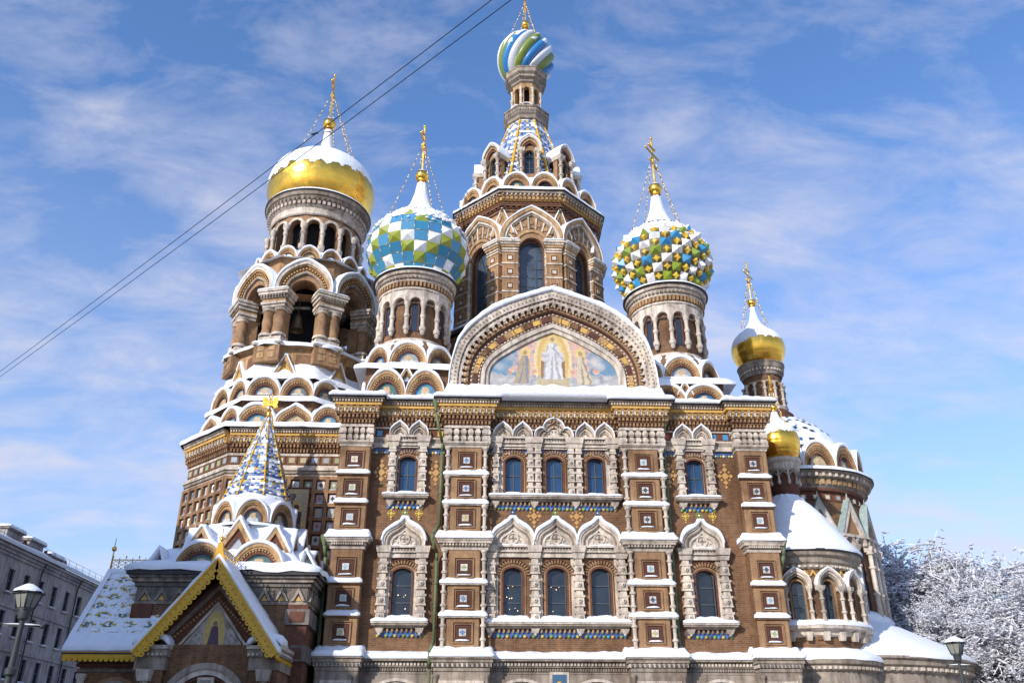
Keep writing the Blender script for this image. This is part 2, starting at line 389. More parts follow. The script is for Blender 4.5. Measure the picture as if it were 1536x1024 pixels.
def carved(mb, x, y, z0, z1, w=0.28, m='stone'):     # column of stacked carved blocks, as beside the windows
    z = z0; i = 0
    hs_ = [0.42, 0.16, 0.30, 0.16]
    while z < z1-0.08:
        h = min(hs_[i % 4], z1-z); ww = w*(0.5 if i % 4 == 0 else 0.40 if i % 4 == 2 else 0.58)
        d = 0.30 if i % 4 != 2 else 0.24
        mb.taper(x-ww, x+ww, y-d+0.03, y+0.12, z+0.01, z+h-0.01, -0.025 if i % 4 != 1 else 0.02, m)
        if i % 4 == 0 and h > 0.3:
            mb.tube((x, y-d-0.05, z+h/2), (x, y-d+0.06, z+h/2), ww*0.50, ww*0.62, 8, m)
            mb.tube((x, y-d-0.053, z+h/2), (x, y-d+0.0, z+h/2), ww*0.2, ww*0.25, 6, 'stone_dark')
        z += h; i += 1
def coffer(mb, cx, cz, s=0.62, y=0.0, tilecol=None, snow=True):     # square recessed panel with a glazed tile
    for q, dy, m in ((s, -0.10, 'brick_light'), (s*0.76, -0.06, 'wood_frame'), (s*0.60, -0.035, 'brick_dark'), (s*0.5, -0.05, 'wood_frame')):
        w = s*0.07
        o = [(cx-q,cz-q),(cx-q,cz+q),(cx+q,cz+q),(cx+q,cz-q),(cx-q,cz-q)]; i = [(cx-q+w,cz-q+w),(cx-q+w,cz+q-w),(cx+q-w,cz+q-w),(cx+q-w,cz-q+w),(cx-q+w,cz-q+w)]
        mb.band(o, i, y+dy, y+0.02, m)
    mb.box(cx-s*0.7, cx+s*0.7, y-0.012, y+0.02, cz-s*0.7, cz+s*0.7, 'wood_frame')
    t = s*0.30; N = 5; base = random.choice([(.62,.62,.60), (.55,.52,.44), (.66,.66,.66)]); mot = tilecol or random.choice([(.45,.36,.14), (.14,.20,.34), (.34,.37,.16), (.30,.40,.44), (.07,.08,.10), (.45,.36,.14)])
    vs = []; fs = []; cc = []
    for a in range(N):
        for b in range(N):
            u = (a+.5)/N*2-1; v = (b+.5)/N*2-1; k = len(vs)
            x0 = cx-t+2*t*a/N; z0 = cz-t+2*t*b/N; e = 2*t/N
            vs += [(x0,y-0.075,z0),(x0+e,y-0.075,z0),(x0+e,y-0.075,z0+e),(x0,y-0.075,z0+e)]; fs.append((k,k+1,k+2,k+3))
            c = mot if abs(u)+abs(v) < 0.85 else (mixc(base, mot, 0.4) if abs(abs(u)-abs(v)) < 0.1 and abs(u) > .7 else base)
            cc.append(jit(c, 0.2))
    mb.add(vs, fs, 'tile', cc); mb.box(cx-t-0.03, cx+t+0.03, y-0.07, y, cz-t-0.03, cz+t+0.03, 'stone')
    if snow: snow_strip(mb, cx-s*0.66, cx+s*0.66, y-0.07, y, cz-s*0.72, 0.06, 0.02, 0.8)
def cornice(mb, x0, x1, y, z, zs=1.0, ends=True, out=0.0, snow=True, th=0.34, st=0.42):
    """rich brick cornice rising from z, wall plane y, growing outwards; ends: return the profile sideways"""
    e = 1.0 if ends else 0.0; L = x1-x0
    def row(z0, z1, d, m): mb.box(x0-d*e, x1+d*e, y-d, y+0.1, z+z0*zs, z+z1*zs, m)
    def teeth(z0, z1, d, m, sp, fr=0.5, off=0.0):
        n = max(2, int((L+2*d*e)/sp)); q = (L+2*d*e)/n
        for i in range(n):
            a = x0-d*e+q*(i+off*0.5+0.5*(1-fr)); mb.box(a, a+q*fr, y-d, y-d+0.2, z+z0*zs, z+z1*zs, m)
    row(0, .12, .08, 'stone'); row(.12, .5, .12, 'brick_dark'); teeth(.16, .36, .24, 'brick_light', .25); row(.38, .48, .26, 'brick')
    row(.48, .86, .28, 'brick_dark'); teeth(.50, .72, .42, 'brick_light', .27, off=1); row(.74, .86, .46, 'brick')
    row(.86, 1.36, .46, 'ochre')
    n = max(2, int((L+1.1*e)/st)); q = (L+1.1*e)/n
    for i in range(n):
        c = x0-.55*e+q*(i+.5); zb = z+.88*zs
        mb.box(c-q*.48, c-q*.22, y-.60, y-.40, zb, zb+.22*zs, 'stone_grey')
        mb.box(c-q*.13, c+q*.13, y-.55, y-.40, zb, zb+.30*zs, 'stone'); 
        a = arch(c, zb+.2*zs, q*.40, .26*zs, 0, 8); mb.band(a, scal(a, c, zb+.2*zs, .62), y-.57, y-.40, 'tan')
    row(1.36, 1.56, .62, 'ochre'); row(1.56, 1.76, .66, 'tan'); teeth(1.58, 1.73, .76, 'stone', .2); row(1.76, 1.88, .84, 'stone_grey'); row(1.88, 1.97, .98, 'roof_dark')
    if snow:
        mb2 = mb; zz_ = z+1.97*zs
        snow_strip(mb2, x0-1.0*e, x1+1.0*e, y-.98, y+out+0.4, zz_, th, 0.12, 0.45)
def wall(mb, x0, x1, z0, z1, y, ops, m='brick', rev=0.4, revm=None):
    """flat wall with arched openings (xc, w, zb, zs, rise) where rise is the arch height above the springing zs"""
    ops = sorted(ops); x = x0; q = []
    for xc, w, zb, zs_, ri in ops:
        a, b = xc-w/2, xc+w/2
        q.append([(x,z0),(a,z0),(a,z1),(x,z1)])
        if zb > z0+1e-4: q.append([(a,z0),(b,z0),(b,zb),(a,zb)])
        ar = arch(xc, zs_, w/2, ri, 0, 16) if ri > 0 else [(a,zs_),(b,zs_)]
        for p, r in zip(ar, ar[1:]): q.append([p, r, (r[0], z1), (p[0], z1)])
        loop = [(a, zb)]+ar+[(b, zb), (a, zb)]
        for p, r in zip(loop, loop[1:]):
            if math.hypot(p[0]-r[0], p[1]-r[1]) > 1e-5: mb.add([(p[0],y,p[1]),(r[0],y,r[1]),(r[0],y+rev,r[1]),(p[0],y+rev,p[1])], [(0,1,2,3)], revm or m)
        x = b
    q.append([(x,z0),(x1,z0),(x1,z1),(x,z1)])
    for p in q: mb.add([(a,y,b) for a, b in p], [(0,1,2,3)], m)
def pane(mb, xc, w, zb, zs_, ri, y, g='glass', cols=2, rows=3, fw=0.05, back=True):
    ar = arch(xc, zs_, w/2, ri, 0, 16) if ri > 0 else [(xc-w/2, zs_), (xc+w/2, zs_)]
    poly = [(xc-w/2, zb)]+ar+[(xc+w/2, zb)]
    poly = [p for i, p in enumerate(poly) if i == 0 or math.hypot(p[0]-poly[i-1][0], p[1]-poly[i-1][1]) > 1e-5]
    tx, tz = random.uniform(-.05, .05), random.uniform(-.03, .03)
    mb.add([(a, y+.02+tx*(a-xc)+tz*(b-zb-(zs_-zb)/2), b) for a, b in poly], [tuple(range(len(poly)))], g)
    k = 1-2.2*fw/w; inn = [(xc+(a-xc)*k, zb+fw+(b-zb)*(1-2*fw/(zs_+ri-zb))) for a, b in poly]
    mb.band(poly+[poly[0]], inn+[inn[0]], y-0.07, y+0.01, 'window_frame')
    H = zs_+ri-zb
    for j in range(1, cols): 
        x = xc-w/2+w*j/cols; mb.box(x-fw/2, x+fw/2, y-0.05, y+0.004, zb+fw, zb+H-fw, 'window_frame')
    for j in range(1, rows): 
        z = zb+H*j/rows; mb.box(xc-w/2+fw, xc+w/2-fw, y-0.055, y+0.005, z-fw/2, z+fw/2, 'window_frame')
def cross(mb, z0, h, m='gold', yaw=0.0, t=0.10):
    T0 = mb.T; mb.T = T0 @ Matrix.Translation((0,0,z0)) @ Matrix.Rotation(R(90)+yaw, 4, 'Z')
    mb.box(-t/2, t/2, -t/2, t/2, 0, h, m); w = h*0.25
    for z, ww in ((h*0.80, w*0.45), (h*0.66, w), ):
        mb.box(-ww, ww, -t/2.2, t/2.2, z-t/2, z+t/2, m)
        for sx in (-1, 1): mb.ball((sx*ww, 0, z), t*0.9, m, 8, 6)
    mb.add([(-w*.55,-t/2,h*.42+w*.2),(w*.55,-t/2,h*.42-w*.2),(w*.55,t/2,h*.42-w*.2),(-w*.55,t/2,h*.42+w*.2),(-w*.55,-t/2,h*.42+t+w*.2),(w*.55,-t/2,h*.42+t-w*.2),(w*.55,t/2,h*.42+t-w*.2),(-w*.55,t/2,h*.42+t+w*.2)],
           [(0,3,2,1),(4,5,6,7),(0,1,5,4),(1,2,6,5),(2,3,7,6),(3,0,4,7)], m)
    mb.ball((0,0,h), t*1.1, m, 8, 6); mb.T = T0
def chain(mb, p0, p1, r=0.028, bead=0.075, m='gold_old', sag=0.25):
    p0 = Vector(p0); p1 = Vector(p1); n = 14; prev = p0
    for i in range(1, n+1):
        t = i/n; q = p0.lerp(p1, t)-Vector((0,0,sag*4*t*(1-t))); mb.tube(prev, q, r, r, 5, m)
        if i % 2 == 0 and i < n: mb.ball(q, bead, 'snow' if i % 4 else m, 7, 5)
        prev = q
def finish(tower, ztop, ball_z, ball_r, cr_z, cr_h, anchor_z, anchor_r, yaw=0.0, neck=0.2):
    def fin(mb):
        mb.lathe([(neck*1.9, ztop-0.3), (neck, ztop), (neck*0.8, ball_z-ball_r*0.9)], 14, 'gold'); mb.ball((0,0,ball_z), ball_r, 'gold', 20, 14)
        mb.lathe([(ball_r*.75, ball_z-ball_r*.95), (ball_r*.75, ball_z-ball_r*.8), (neck*.7, ball_z-ball_r*.7)], 14, 'gold')
        mb.lathe([(neck*.8, ball_z+ball_r*.9), (neck*.45, cr_z)], 12, 'gold')
        mb.lathe([(ball_r*0.80, ball_z+ball_r*0.66), (ball_r*0.55, ball_z+ball_r*0.93), (ball_r*.25, ball_z+ball_r*1.06), (0.02, ball_z+ball_r*1.12)], 14, 'snow')
    sub('finial', tower, fin); sub('cross', tower, lambda mb: cross(mb, cr_z, cr_h, yaw=yaw, t=0.13 if cr_h > 4 else 0.10))
    for k in range(4):
        a = R(25+90*k)
        sub('chain', tower, lambda mb: chain(mb, (0.06*math.sin(a), -0.06*math.cos(a), cr_z+cr_h*0.6), (anchor_r*math.sin(a), -anchor_r*math.cos(a), anchor_z)))

# ================================================================ CHURCH
church = empty('church', (0, 0, 0))
tag(church, 'large brown brick church crowned by many coloured and gilded onion domes, snow on every ledge', 'church')
MID = 3.0                                   # axis of the south front
PIERS = [(-12.05, -9.9, False), (-4.7, -1.7, True), (7.7, 10.7, True), (15.9, 18.05, False)]
PY = -0.8
LOW = [(0.05, 1.25, 9.95, 12.9, .42), (2.99, 1.25, 9.95, 12.9, .42), (5.93, 1.25, 9.95, 12.9, .42), (-7.3, 1.3, 9.95, 12.8, .42), (13.0, 1.3, 9.95, 12.8, .42)]
UPP = [(0.1, 1.15, 18.45, 20.65, .38), (2.99, 1.15, 18.45, 20.65, .38), (5.9, 1.15, 18.45, 20.65, .38), (-7.35, 1.15, 18.45, 20.6, .38), (13.0, 1.15, 18.45, 20.6, .38)]
def f(mb):
    wall(mb, -12.05, 18.05, 7.4, 16.9, 0, LOW, 'brick'); wall(mb, -12.05, 18.05, 16.9, 25.3, 0, UPP, 'brick')
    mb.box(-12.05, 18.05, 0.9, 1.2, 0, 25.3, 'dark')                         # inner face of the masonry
    mb.box(17.75, 18.05, 0.0, 26, 0, 25.4, 'brick'); mb.box(-12.05, -11.75, 0.0, 26, 0, 25.4, 'brick')
    mb.box(-12.05, 18.05, 25.7, 26, 0, 25.4, 'brick')
    for x0, x1 in ((-9.9, -4.7), (-1.7, 7.7), (10.7, 15.9)):                  # bands of small glazed tiles under the cornice
        mb.box(x0, x1, -0.10, 0.05, 22.28, 22.42, 'stone'); mb.box(x0, x1, -0.03, 0.05, 22.42, 23.05, 'brick_dark')
        mb.box(x0, x1, -0.22, 0.05, 21.62, 21.78, 'stone'); mb.box(x0, x1, -0.14, 0.05, 21.78, 22.0, 'stone'); mb.box(x0, x1, -0.17, 0.05, 22.0, 22.28, 'stone_grey')
        n = int((x1-x0)/0.75)
        for i in range(n):
            c = x0+(x1-x0)*(i+.5)/n; mb.box(c-.19, c+.19, -0.07, 0.0, 22.52, 22.92, 'tile', jit(C(random.choice(['grey','gold','cream','sky','red']))))
        n = int((x1-x0)/0.2)
        for i in range(n):
            c = x0+(x1-x0)*(i+.5)/n
            mb.box(c-.09, c+.09, -0.03, 0.0, 21.40, 21.60, 'tile', jit(C('blue')))
            mb.tube((c, -0.045, 21.30), (c, 0, 21.30), .09, .09, 6, 'tile', jit(C(['gold','white','sky'][i % 3])))
    def motif(x, z, s, c, c2=None):                                          # brickwork crosses and flowers
        for dx, dz, q in ((0,0,.30),(0,.5,.2),(0,-.5,.2),(.42,0,.17),(-.42,0,.17),(0,.85,.13),(0,-.85,.13),(.3,.3,.1),(-.3,.3,.1),(.3,-.3,.1),(-.3,-.3,.1)):
            mb.prism([(x+s*(dx+q*math.cos(a)), z+s*(dz+q*math.sin(a))) for a in [math.pi/2*i for i in range(4)]], -0.035, 0.01, 'tile', c)
        if c2: mb.prism([(x+s*.14*math.cos(a), z+s*.14*math.sin(a)) for a in [math.pi/3*i for i in range(6)]], -0.045, 0.01, 'tile', c2)
    och = (0.50, 0.27, 0.08)
    for x in (-9.15, -5.35): motif(x, 19.85, .95, och)
    for x in (11.15, 15.15): motif(x, 19.85, .95, och)
    for x in (1.52, 4.46): motif(x, 16.85, .85, och)
    for xc in (-7.35, 13.0):
        motif(xc-.95, 16.95, .5, C('gold')); motif(xc+.95, 16.95, .5, C('gold')); motif(xc, 17.0, .42, C('green'), C('white'))
    for xc, c in ((0.05, 'blue'), (2.99, 'green'), (5.93, 'blue')): motif(xc, 17.1, .34, C(c), C('white'))
front = sub('wall', church, f)

def f(mb):                                                                    # grey stone basement with blind arches
    bays = [(-9.9, -4.7), (-1.7, 7.7), (10.7, 15.9)]
    for x0, x1 in bays:
        xs = [(x0+x1)/2] if x1-x0 < 6 else [x0+2.3, x1-2.3]
        wall(mb, x0, x1, 0, 7.0, -0.30, [(x, 2.6, 2.2, 4.6, 1.25) for x in xs], 'stone_grey', 0.5)
        for x in xs:
            for s, y in ((1.0, -.45), (.86, -.38)):
                o = arch(x, 4.6, 2.0*s, 1.75*s, 0, 20); mb.band(o, scal(o, x, 4.6, .90), y, -0.28, 'stone')
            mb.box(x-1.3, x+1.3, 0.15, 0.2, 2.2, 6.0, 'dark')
        if len(xs) == 2:
            m = (x0+x1)/2; mb.box(m-.62, m+.62, -.36, -.28, 4.9, 6.75, 'stone'); mb.box(m-.45, m+.45, -.39, -.3, 5.0, 6.6, 'tile', (.05, .12, .20))
            mb.ball((m, -.39, 6.0), .2, 'tile', 8, 6, col=C('gold')); mb.box(m-.22, m+.22, -.41, -.35, 5.1, 5.8, 'tile', C('gold'))
        mb.box(x0, x1, -.34, 0, 6.62, 6.72, 'stone_grey')
        for z, d, mm, sp in ((6.74, .40, 'stone_grey', .16), (7.05, .52, 'stone', .22)):
            mb.box(x0, x1, -d+.07, 0, z, z+.26, 'stone_dark')
            n = int((x1-x0)/sp)
            for i in range(n): c = x0+(x1-x0)*(i+.5)/n; mb.box(c-sp*.3, c+sp*.3, -d, -d+.08, z+.04, z+.20, mm)
            mb.box(x0, x1, -d-.05, 0, z+.26, z+.31, 'stone_grey')
        mb.box(x0, x1, -.70, 0, 7.36, 7.52, 'stone_grey')
    for x0, x1, inner in PIERS:
        x0 -= .35; x1 += .35
        mb.box(x0+.1, x1-.1, -1.25, 0, 0, 6.7, 'stone_grey')
        mb.box(x0+.45, x1-.45, -1.32, -1.2, 4.6, 6.15, 'stone'); mb.box(x0+.65, x1-.65, -1.35, -1.2, 4.75, 6.0, 'stone_dark'); mb.box(x0+.85, x1-.85, -1.37, -1.2, 4.9, 5.85, 'tile', (.25, .27, .2))
        for s in (x0+.25, x1-.25): baluster(mb, s, -1.28, 4.2, 6.5, .13, 'stone_grey')
        for z, d in ((6.7, .12), (6.95, .22), (7.2, .30)): mb.box(x0-d+.2, x1+d-.2, -1.2-d, 0, z, z+.22, 'stone_grey' if z != 6.95 else 'stone')
        n = 12
        for i in range(n): c = x0+(x1-x0)*(i+.5)/n; mb.box(c-.07, c+.07, -1.5, -1.3, 7.0, 7.14, 'stone_dark')
        mb.box(x0-.15, x1+.15, -1.6, 0, 7.42, 7.56, 'stone_grey')
sub('basement', church, f, label='weathered grey stone basement with blind arches and dentils')
def f(mb):
    for x0, x1 in [(-9.55, -5.05), (-1.35, 7.35), (11.05, 15.55)]: snow_bank(mb, x0-.1, x1+.1, -.70, 7.52, .0, 8.0, .10, .26)
    for x0, x1, inner in PIERS:
        snow_bank(mb, x0-.55, x1+.55, -1.6, 7.56, PY-.03, 8.22, .10, .26)
        for q0, q1 in ((x0-.55, x0-.02), (x1+.02, x1+.55)): snow_bank(mb, q0, q1, -.95, 7.7, .0, 8.35, .05, .2)
sub('snow', church, f)

def windows(ops, up):
    for xc, w, zb, zs_, ri in ops:
        top = zs_+ri
        def sur(mb):                                                           # brick surround with ribbed arch
            a = arch(xc, zs_, w/2+.05, ri+.05, 0, 16); o = [(a[0][0], zb-.02)]+a+[(a[-1][0], zb-.02)]
            def off(d): 
                b = arch(xc, zs_, w/2+d, ri+d, 0, 16); return [(b[0][0], zb-.02)]+b+[(b[-1][0], zb-.02)]
            mb.band(off(.13), off(.0), -.10, 0.3, 'brick_dark'); mb.band(off(.24), off(.13), -.06, .05, 'brick_light')
            t = resample(arch(xc, zs_, w/2+.40, ri+.42, 0, 16), 15)
            for x, z in t:
                dx, dz = x-xc, z-zs_; L = math.hypot(dx, dz); ux, uz = dx/L, dz/L; p = .05
                mb.prism([(x-ux*.13-uz*p, z-uz*.13+ux*p), (x-ux*.13+uz*p, z-uz*.13-ux*p), (x+ux*.11+uz*p, z+uz*.11-ux*p), (x+ux*.11-uz*p, z+uz*.11+ux*p)], -.13, .02, 'brick_light')
            b = arch(xc, zs_, w/2+.53, ri+.56, 0, 16); mb.band(scal(b, xc, zs_, 1.05), b, -.11, .02, 'brick_dark')
        wn = sub('window', church, sur)
        sub('pane', wn, lambda mb: pane(mb, xc, w, zb, zs_, ri, .30, 'glass_blue' if up else 'glass', 2 if up else 1, 2 if up else 3, .06))
        if not up and xc < 5: sub('glow_points', wn, lambda mb: [mb.ball((xc+random.choice((-.25, .1))+random.uniform(-.2, .25), .28, zb+random.choice((.7, 1.5, 2.1))+random.uniform(-.12, .12)), random.uniform(.02, .035), 'warm_glow', 6, 5) for _ in range(random.choice((3, 5, 8)))], label='small glowing balls set in the pane as warm points of light')  # glowing balls embedded in the opaque pane, standing in for points of light
        sub('snow', wn, lambda mb: snow_strip(mb, xc-w/2, xc+w/2, -.10, .3, zb-.01, .08, .03, .6))
_b = mat('warm_glow', (1, .8, .5)); _p = _b.node_tree.nodes['Principled BSDF']; _p.inputs['Emission Color'].default_value = (1, .62, .28, 1); _p.inputs['Emission Strength'].default_value = 3
windows(LOW, False); windows(UPP, True)

def surround(x0, x1, cols, zb, zc, zt, koks, tiles, double=False, sn=.30):
    """stone frame round one or three windows: sill, carved columns, entablature, gables, tile frieze"""
    def ent(mb):
        mb.box(x0+.05, x1-.05, -.22, .05, zt-.75, zt-.45, 'stone'); mb.box(x0-.1, x1+.1, -.36, .05, zt-.43, zt-.30, 'stone'); mb.box(x0-.15, x1+.15, -.30, .05, zt-.30, zt-.14, 'stone_grey')
        n = int((x1-x0)/.2)
        for i in range(n): c = x0+(x1-x0)*(i+.5)/n; mb.box(c-.06, c+.06, -.38, -.28, zt-.28, zt-.16, 'stone')
        mb.box(x0-.28, x1+.28, -.52, .05, zt-.13, zt, 'stone')
    e = sub('window_surround', church, ent)
    for c in cols:
        def col(mb):
            if double:
                for s in ((-.27, .27) if x0+.6 < c < x1-.6 else (0,)): carved(mb, c+s, -.14, zb-.05, zt-.75, .44)
            else: carved(mb, c, -.16, zb-.05, zt-.75, .60 if zb < 15 else .50)
            dx = .20 if c < (x0+x1)/2-.3 else -.20 if c > (x0+x1)/2+.3 else 0
            mb.box(c+dx-.30, c+dx+.30, -.07, .05, zb, zt-.75, 'stone')
            ww = .52 if (double and x0+.6 < c < x1-.6) else .36
            mb.taper(c-ww, c+ww, -.42, .05, zt-.78, zt-.50, .06, 'stone'); mb.taper(c-ww-.08, c+ww+.08, -.50, .05, zt-.44, zt-.02, .09, 'stone')
        sub('column', e, col)
    def sill(mb):
        mb.taper(x0-.02, x1+.02, -.30, .05, zb-.56, zb-.42, .16, 'stone_grey'); mb.box(x0-.25, x1+.25, -.56, .05, zb-.42, zb-.30, 'stone_grey'); mb.box(x0-.3, x1+.3, -.62, .05, zb-.30, zb-.16, 'stone')
        n = int((x1-x0)/.3)
        for i in range(n):
            c = x0+(x1-x0)*(i+.5)/n; mb.box(c-.055, c+.055, -.22, .02, zb-.74, zb-.56, 'tan'); mb.ball((c, -.14, zb-.76), .075, 'tan', 8, 5)
        for c in cols: mb.taper(c-.16, c+.16, -.26, .02, zb-.84, zb-.56, .12, 'stone'); mb.ball((c, -.18, zb-.90), .11, 'stone', 8, 6)
    sub('sill', e, sill)
    def fr(mb):                                                               # glazed pendants under the sill
        n = int((x1-x0)/.28); q = (x1-x0)/n
        for i in range(n):
            c = x0+q*(i+.5); z = zb-1.0; cc = jit(C('blue'), .3)
            mb.prism([(c-q*.46, z+.34), (c+q*.46, z+.34), (c+q*.46, z), (c, z-.16), (c-q*.46, z)], -.05, .02, 'tile', cc)
            mb.tube((c, -.085, z-.02), (c, 0, z-.02), q*.36, q*.36, 7, 'tile', jit(C(['gold','sky','lime','white','sky','gold'][(i*2+tiles) % 6] if up_tiles else ['gold','blue','green','sky'][i % 4]), .2))
    up_tiles = zb > 15
    sub('tile_frieze', e, fr)
    for (c, r, h, k, kind) in koks:
        def kk(mb):
            o = arch(c, zt, r, h, k, 28)
            if kind == 'trefoil':
                o = [(c-r, zt)]+[(x, z) for x, z in arch(c-r*.62, zt, r*.38, h*.5, 0, 12)][0:9]+arch(c, zt+h*.40, r*.56, h*.6, .25, 20)+[(x, z) for x, z in arch(c+r*.62, zt, r*.38, h*.5, 0, 12)][4:]+[(c+r, zt)]
            for s0_, s1_, y in ((1.0, .90, -.42), (.90, .80, -.32), (.80, .74, -.38), (.74, .60, -.22), (.60, .55, -.27)):
                mb.band(scal(o, c, zt, s0_), scal(o, c, zt, s1_), y, .02, 'stone' if s0_ != .80 else 'stone_grey')
            mb.prism([(x, z) for x, z in scal(o, c, zt, .6)], -.12, .02, 'stone')
            if kind == 'big':
                mb.lathe([(.34, 0), (.34, .05), (.24, .05), (.24, 0)], 14, 'stone', smooth=False) if False else None
                T0 = mb.T; mb.T = T0 @ Matrix.Translation((c, -.12, zt+h*.27)) @ Matrix.Rotation(R(90), 4, 'X')
                mb.lathe([(.40, 0), (.40, .10), (.30, .10), (.30, .02), (.001, .02)], 18, 'stone'); mb.box(-.05, .05, -.24, .24, .02, .07, 'stone_grey'); mb.box(-.24, .24, -.05, .05, .02, .07, 'stone_grey')
                for sx in (-1, 1):
                    mb.T = T0 @ Matrix.Translation((c+sx*r*.42, -.12, zt+h*.13)) @ Matrix.Rotation(R(90), 4, 'X'); mb.lathe([(.19, 0), (.19, .08), (.12, .08), (.12, .02), (.001, .02)], 12, 'stone')
                mb.T = T0
            else:
                t = resample(arch(c, zt, r*.40, h*.36, 0, 12), 7)
                for x, z in t[1:-1]: mb.ball((x, -.14, z), .07, 'stone_grey', 7, 5)
        g = sub('gable', e, kk)
    def sn_(mb):
        for (c, r, h, k, kind) in koks:
            o = arch(c, zt, r, h, k, 28) if kind != 'trefoil' else [(c-r, zt)]+arch(c-r*.62, zt, r*.38, h*.5, 0, 12)[0:9]+arch(c, zt+h*.40, r*.56, h*.6, .25, 20)+arch(c+r*.62, zt, r*.38, h*.5, 0, 12)[4:]+[(c+r, zt)]
            snow_path(mb, o, -.42, .0, sn if kind == 'big' else .11, .10, .30, zmin=.50 if kind == 'big' else .2)
            if kind == 'big': snow_strip(mb, c-r*.55, c+r*.75, -.30, 0, zt, .13, .1, .9)
        if zb < 15:
            for a, b in zip(cols, cols[1:]): snow_bank(mb, a+.30, b-.30, -.50, zb-.12, .0, zb+.30, .06, .2)
            snow_bank(mb, x0-.3, x1+.3, -.62, zb-.16, -.30, zb+.08, .08, .16)
        else: snow_strip(mb, x0-.3, x1+.3, -.62, -.1, zb-.16, .12, .06, .5)
    sub('snow', e, sn_)
LC = [-1.42, 1.52, 4.46, 7.38]
surround(-1.6, 7.58, LC, 9.95, 0, 14.75, [(0.05, 1.42, 1.95, .92, 'big'), (2.99, 1.42, 1.95, .92, 'big'), (5.93, 1.42, 1.95, .92, 'big')], 0)
surround(-8.85, -5.75, [-8.6, -6.0], 9.95, 0, 14.65, [(-7.3, 1.42, 1.95, .98, 'big')], 1)
surround(11.45, 14.55, [11.7, 14.3], 9.95, 0, 14.65, [(13.0, 1.42, 1.95, .98, 'big')], 2)
surround(-1.35, 7.35, [-1.15, 1.55, 4.43, 7.15], 18.35, 0, 22.45, [(-.65, .70, 1.12, .62, 's'), (.76, .70, 1.12, .62, 's'), (3.0, 1.42, 1.45, 0, 'trefoil'), (5.24, .70, 1.12, .62, 's'), (6.65, .70, 1.12, .62, 's')], 0, double=True)
surround(-8.65, -6.05, [-8.42, -6.28], 18.35, 0, 22.45, [(-8.02, .70, 1.10, .62, 's'), (-6.66, .70, 1.10, .62, 's')], 1)
surround(11.7, 14.3, [11.93, 14.07], 18.35, 0, 22.45, [(12.32, .70, 1.10, .62, 's'), (13.68, .70, 1.10, .62, 's')], 2)

for x0, x1, inner in PIERS:                                                    # buttresses
    xc = (x0+x1)/2
    def f(mb):
        a, b = (x0+.42, x1-.42) if inner else (x0, x1)
        mb.box(a, b, PY, .05, 7.5, 21.6, 'brick_light' if False else 'brick')
        mb.box(a+.06, b-.06, PY-.05, PY+.02, 8.0, 14.3, 'brick_light'); mb.box(a+.06, b-.06, PY-.05, PY+.02, 15.1, 21.5, 'brick_light')
        if inner: mb.box(x0+.1, x1-.1, -.35, .05, 7.5, 21.6, 'brick')
    b = sub('buttress', church, f)
    for z in (9.05, 11.15, 13.15, 16.45, 18.5, 20.5):
        sub('tile_panel', b, lambda mb: coffer(mb, xc, z, .66, PY-.05))
    def cap(mb):
        e = .05
        for z, d in ((14.3, .10), (14.5, .18), (14.72, .32), (14.9, .42)): mb.taper(x0-d+e, x1+d-e, PY-d, .05, z, z+.16, .06, 'stone' if z != 14.5 else 'stone_grey')
        n = 14
        for i in range(n): c = x0+(x1-x0)*(i+.5)/n; mb.box(c-.05, c+.05, PY-.32, PY-.1, 14.56, 14.68, 'stone')
    sub('capital', b, cap)
    def cap(mb):
        mb.taper(x0-.02, x1+.02, PY-.10, .05, 21.45, 21.62, .05, 'stone'); mb.box(x0-.12, x1+.12, PY-.2, .05, 21.62, 21.74, 'stone_grey'); mb.box(x0-.16, x1+.16, PY-.24, .05, 21.74, 21.86, 'stone')
        mb.box(x0, x1, PY-.05, .05, 21.86, 23.0, 'stone_dark'); mb.box(x0-.12, x1+.12, PY-.22, .05, 22.86, 23.0, 'stone')
        n = 6 if inner else 5
        for i in range(n):                                                      # row of stout balusters
            c = x0+(x1-x0)*(i+.5)/n; w = (x1-x0)/n*.40
            for z in (21.88, 22.38):
                mb.taper(c-w*.7, c+w*.7, PY-.20, PY+.1, z, z+.10, .05, 'stone'); mb.taper(c-w, c+w, PY-.27, PY+.1, z+.11, z+.30, -.02, 'stone'); mb.taper(c-w*.8, c+w*.8, PY-.22, PY+.1, z+.31, z+.45, -.05, 'stone')
        for s in (-1, 1):
            x = x0 if s < 0 else x1
            for z in (21.88, 22.38): mb.taper(x-.14, x+.14, PY-.24, PY+.3, z, z+.28, .02, 'stone'); mb.box(x-.1, x+.1, PY-.2, PY+.3, z+.29, z+.42, 'stone')
    sub('capital', b, cap)
    if inner:
        for x in (x0+.2, x1-.2):
            for za, zb_ in ((8.0, 14.3), (15.2, 21.45)):
                def col(mb):
                    n = 3; h = (zb_-za)/n
                    for i in range(n): baluster(mb, x, PY-.05, za+i*h, za+(i+1)*h, .155, beads=2)
                sub('colonnette', b, col)
    def sn_(mb):
        for z in (10.05, 12.12, 17.42, 19.46):
            mb.box(x0-.06, x1+.06, PY-.20, PY+.05, z-.10, z+.02, 'stone' if inner else 'brick')
            snow_bank(mb, x0-.10, x1+.10, PY-.24, z+.02, PY-.05, z+.36, .06, .20)
        snow_bank(mb, x0-.45, x1+.45, PY-.48, 15.05, PY-.04, 15.62, .09, .20)
        for q0, q1 in ((x0-.45, x0-.01), (x1+.01, x1+.45)): snow_bank(mb, q0, q1, PY-.1, 15.05, .0, 15.5, .03, .18)
    sub('snow', b, sn_)

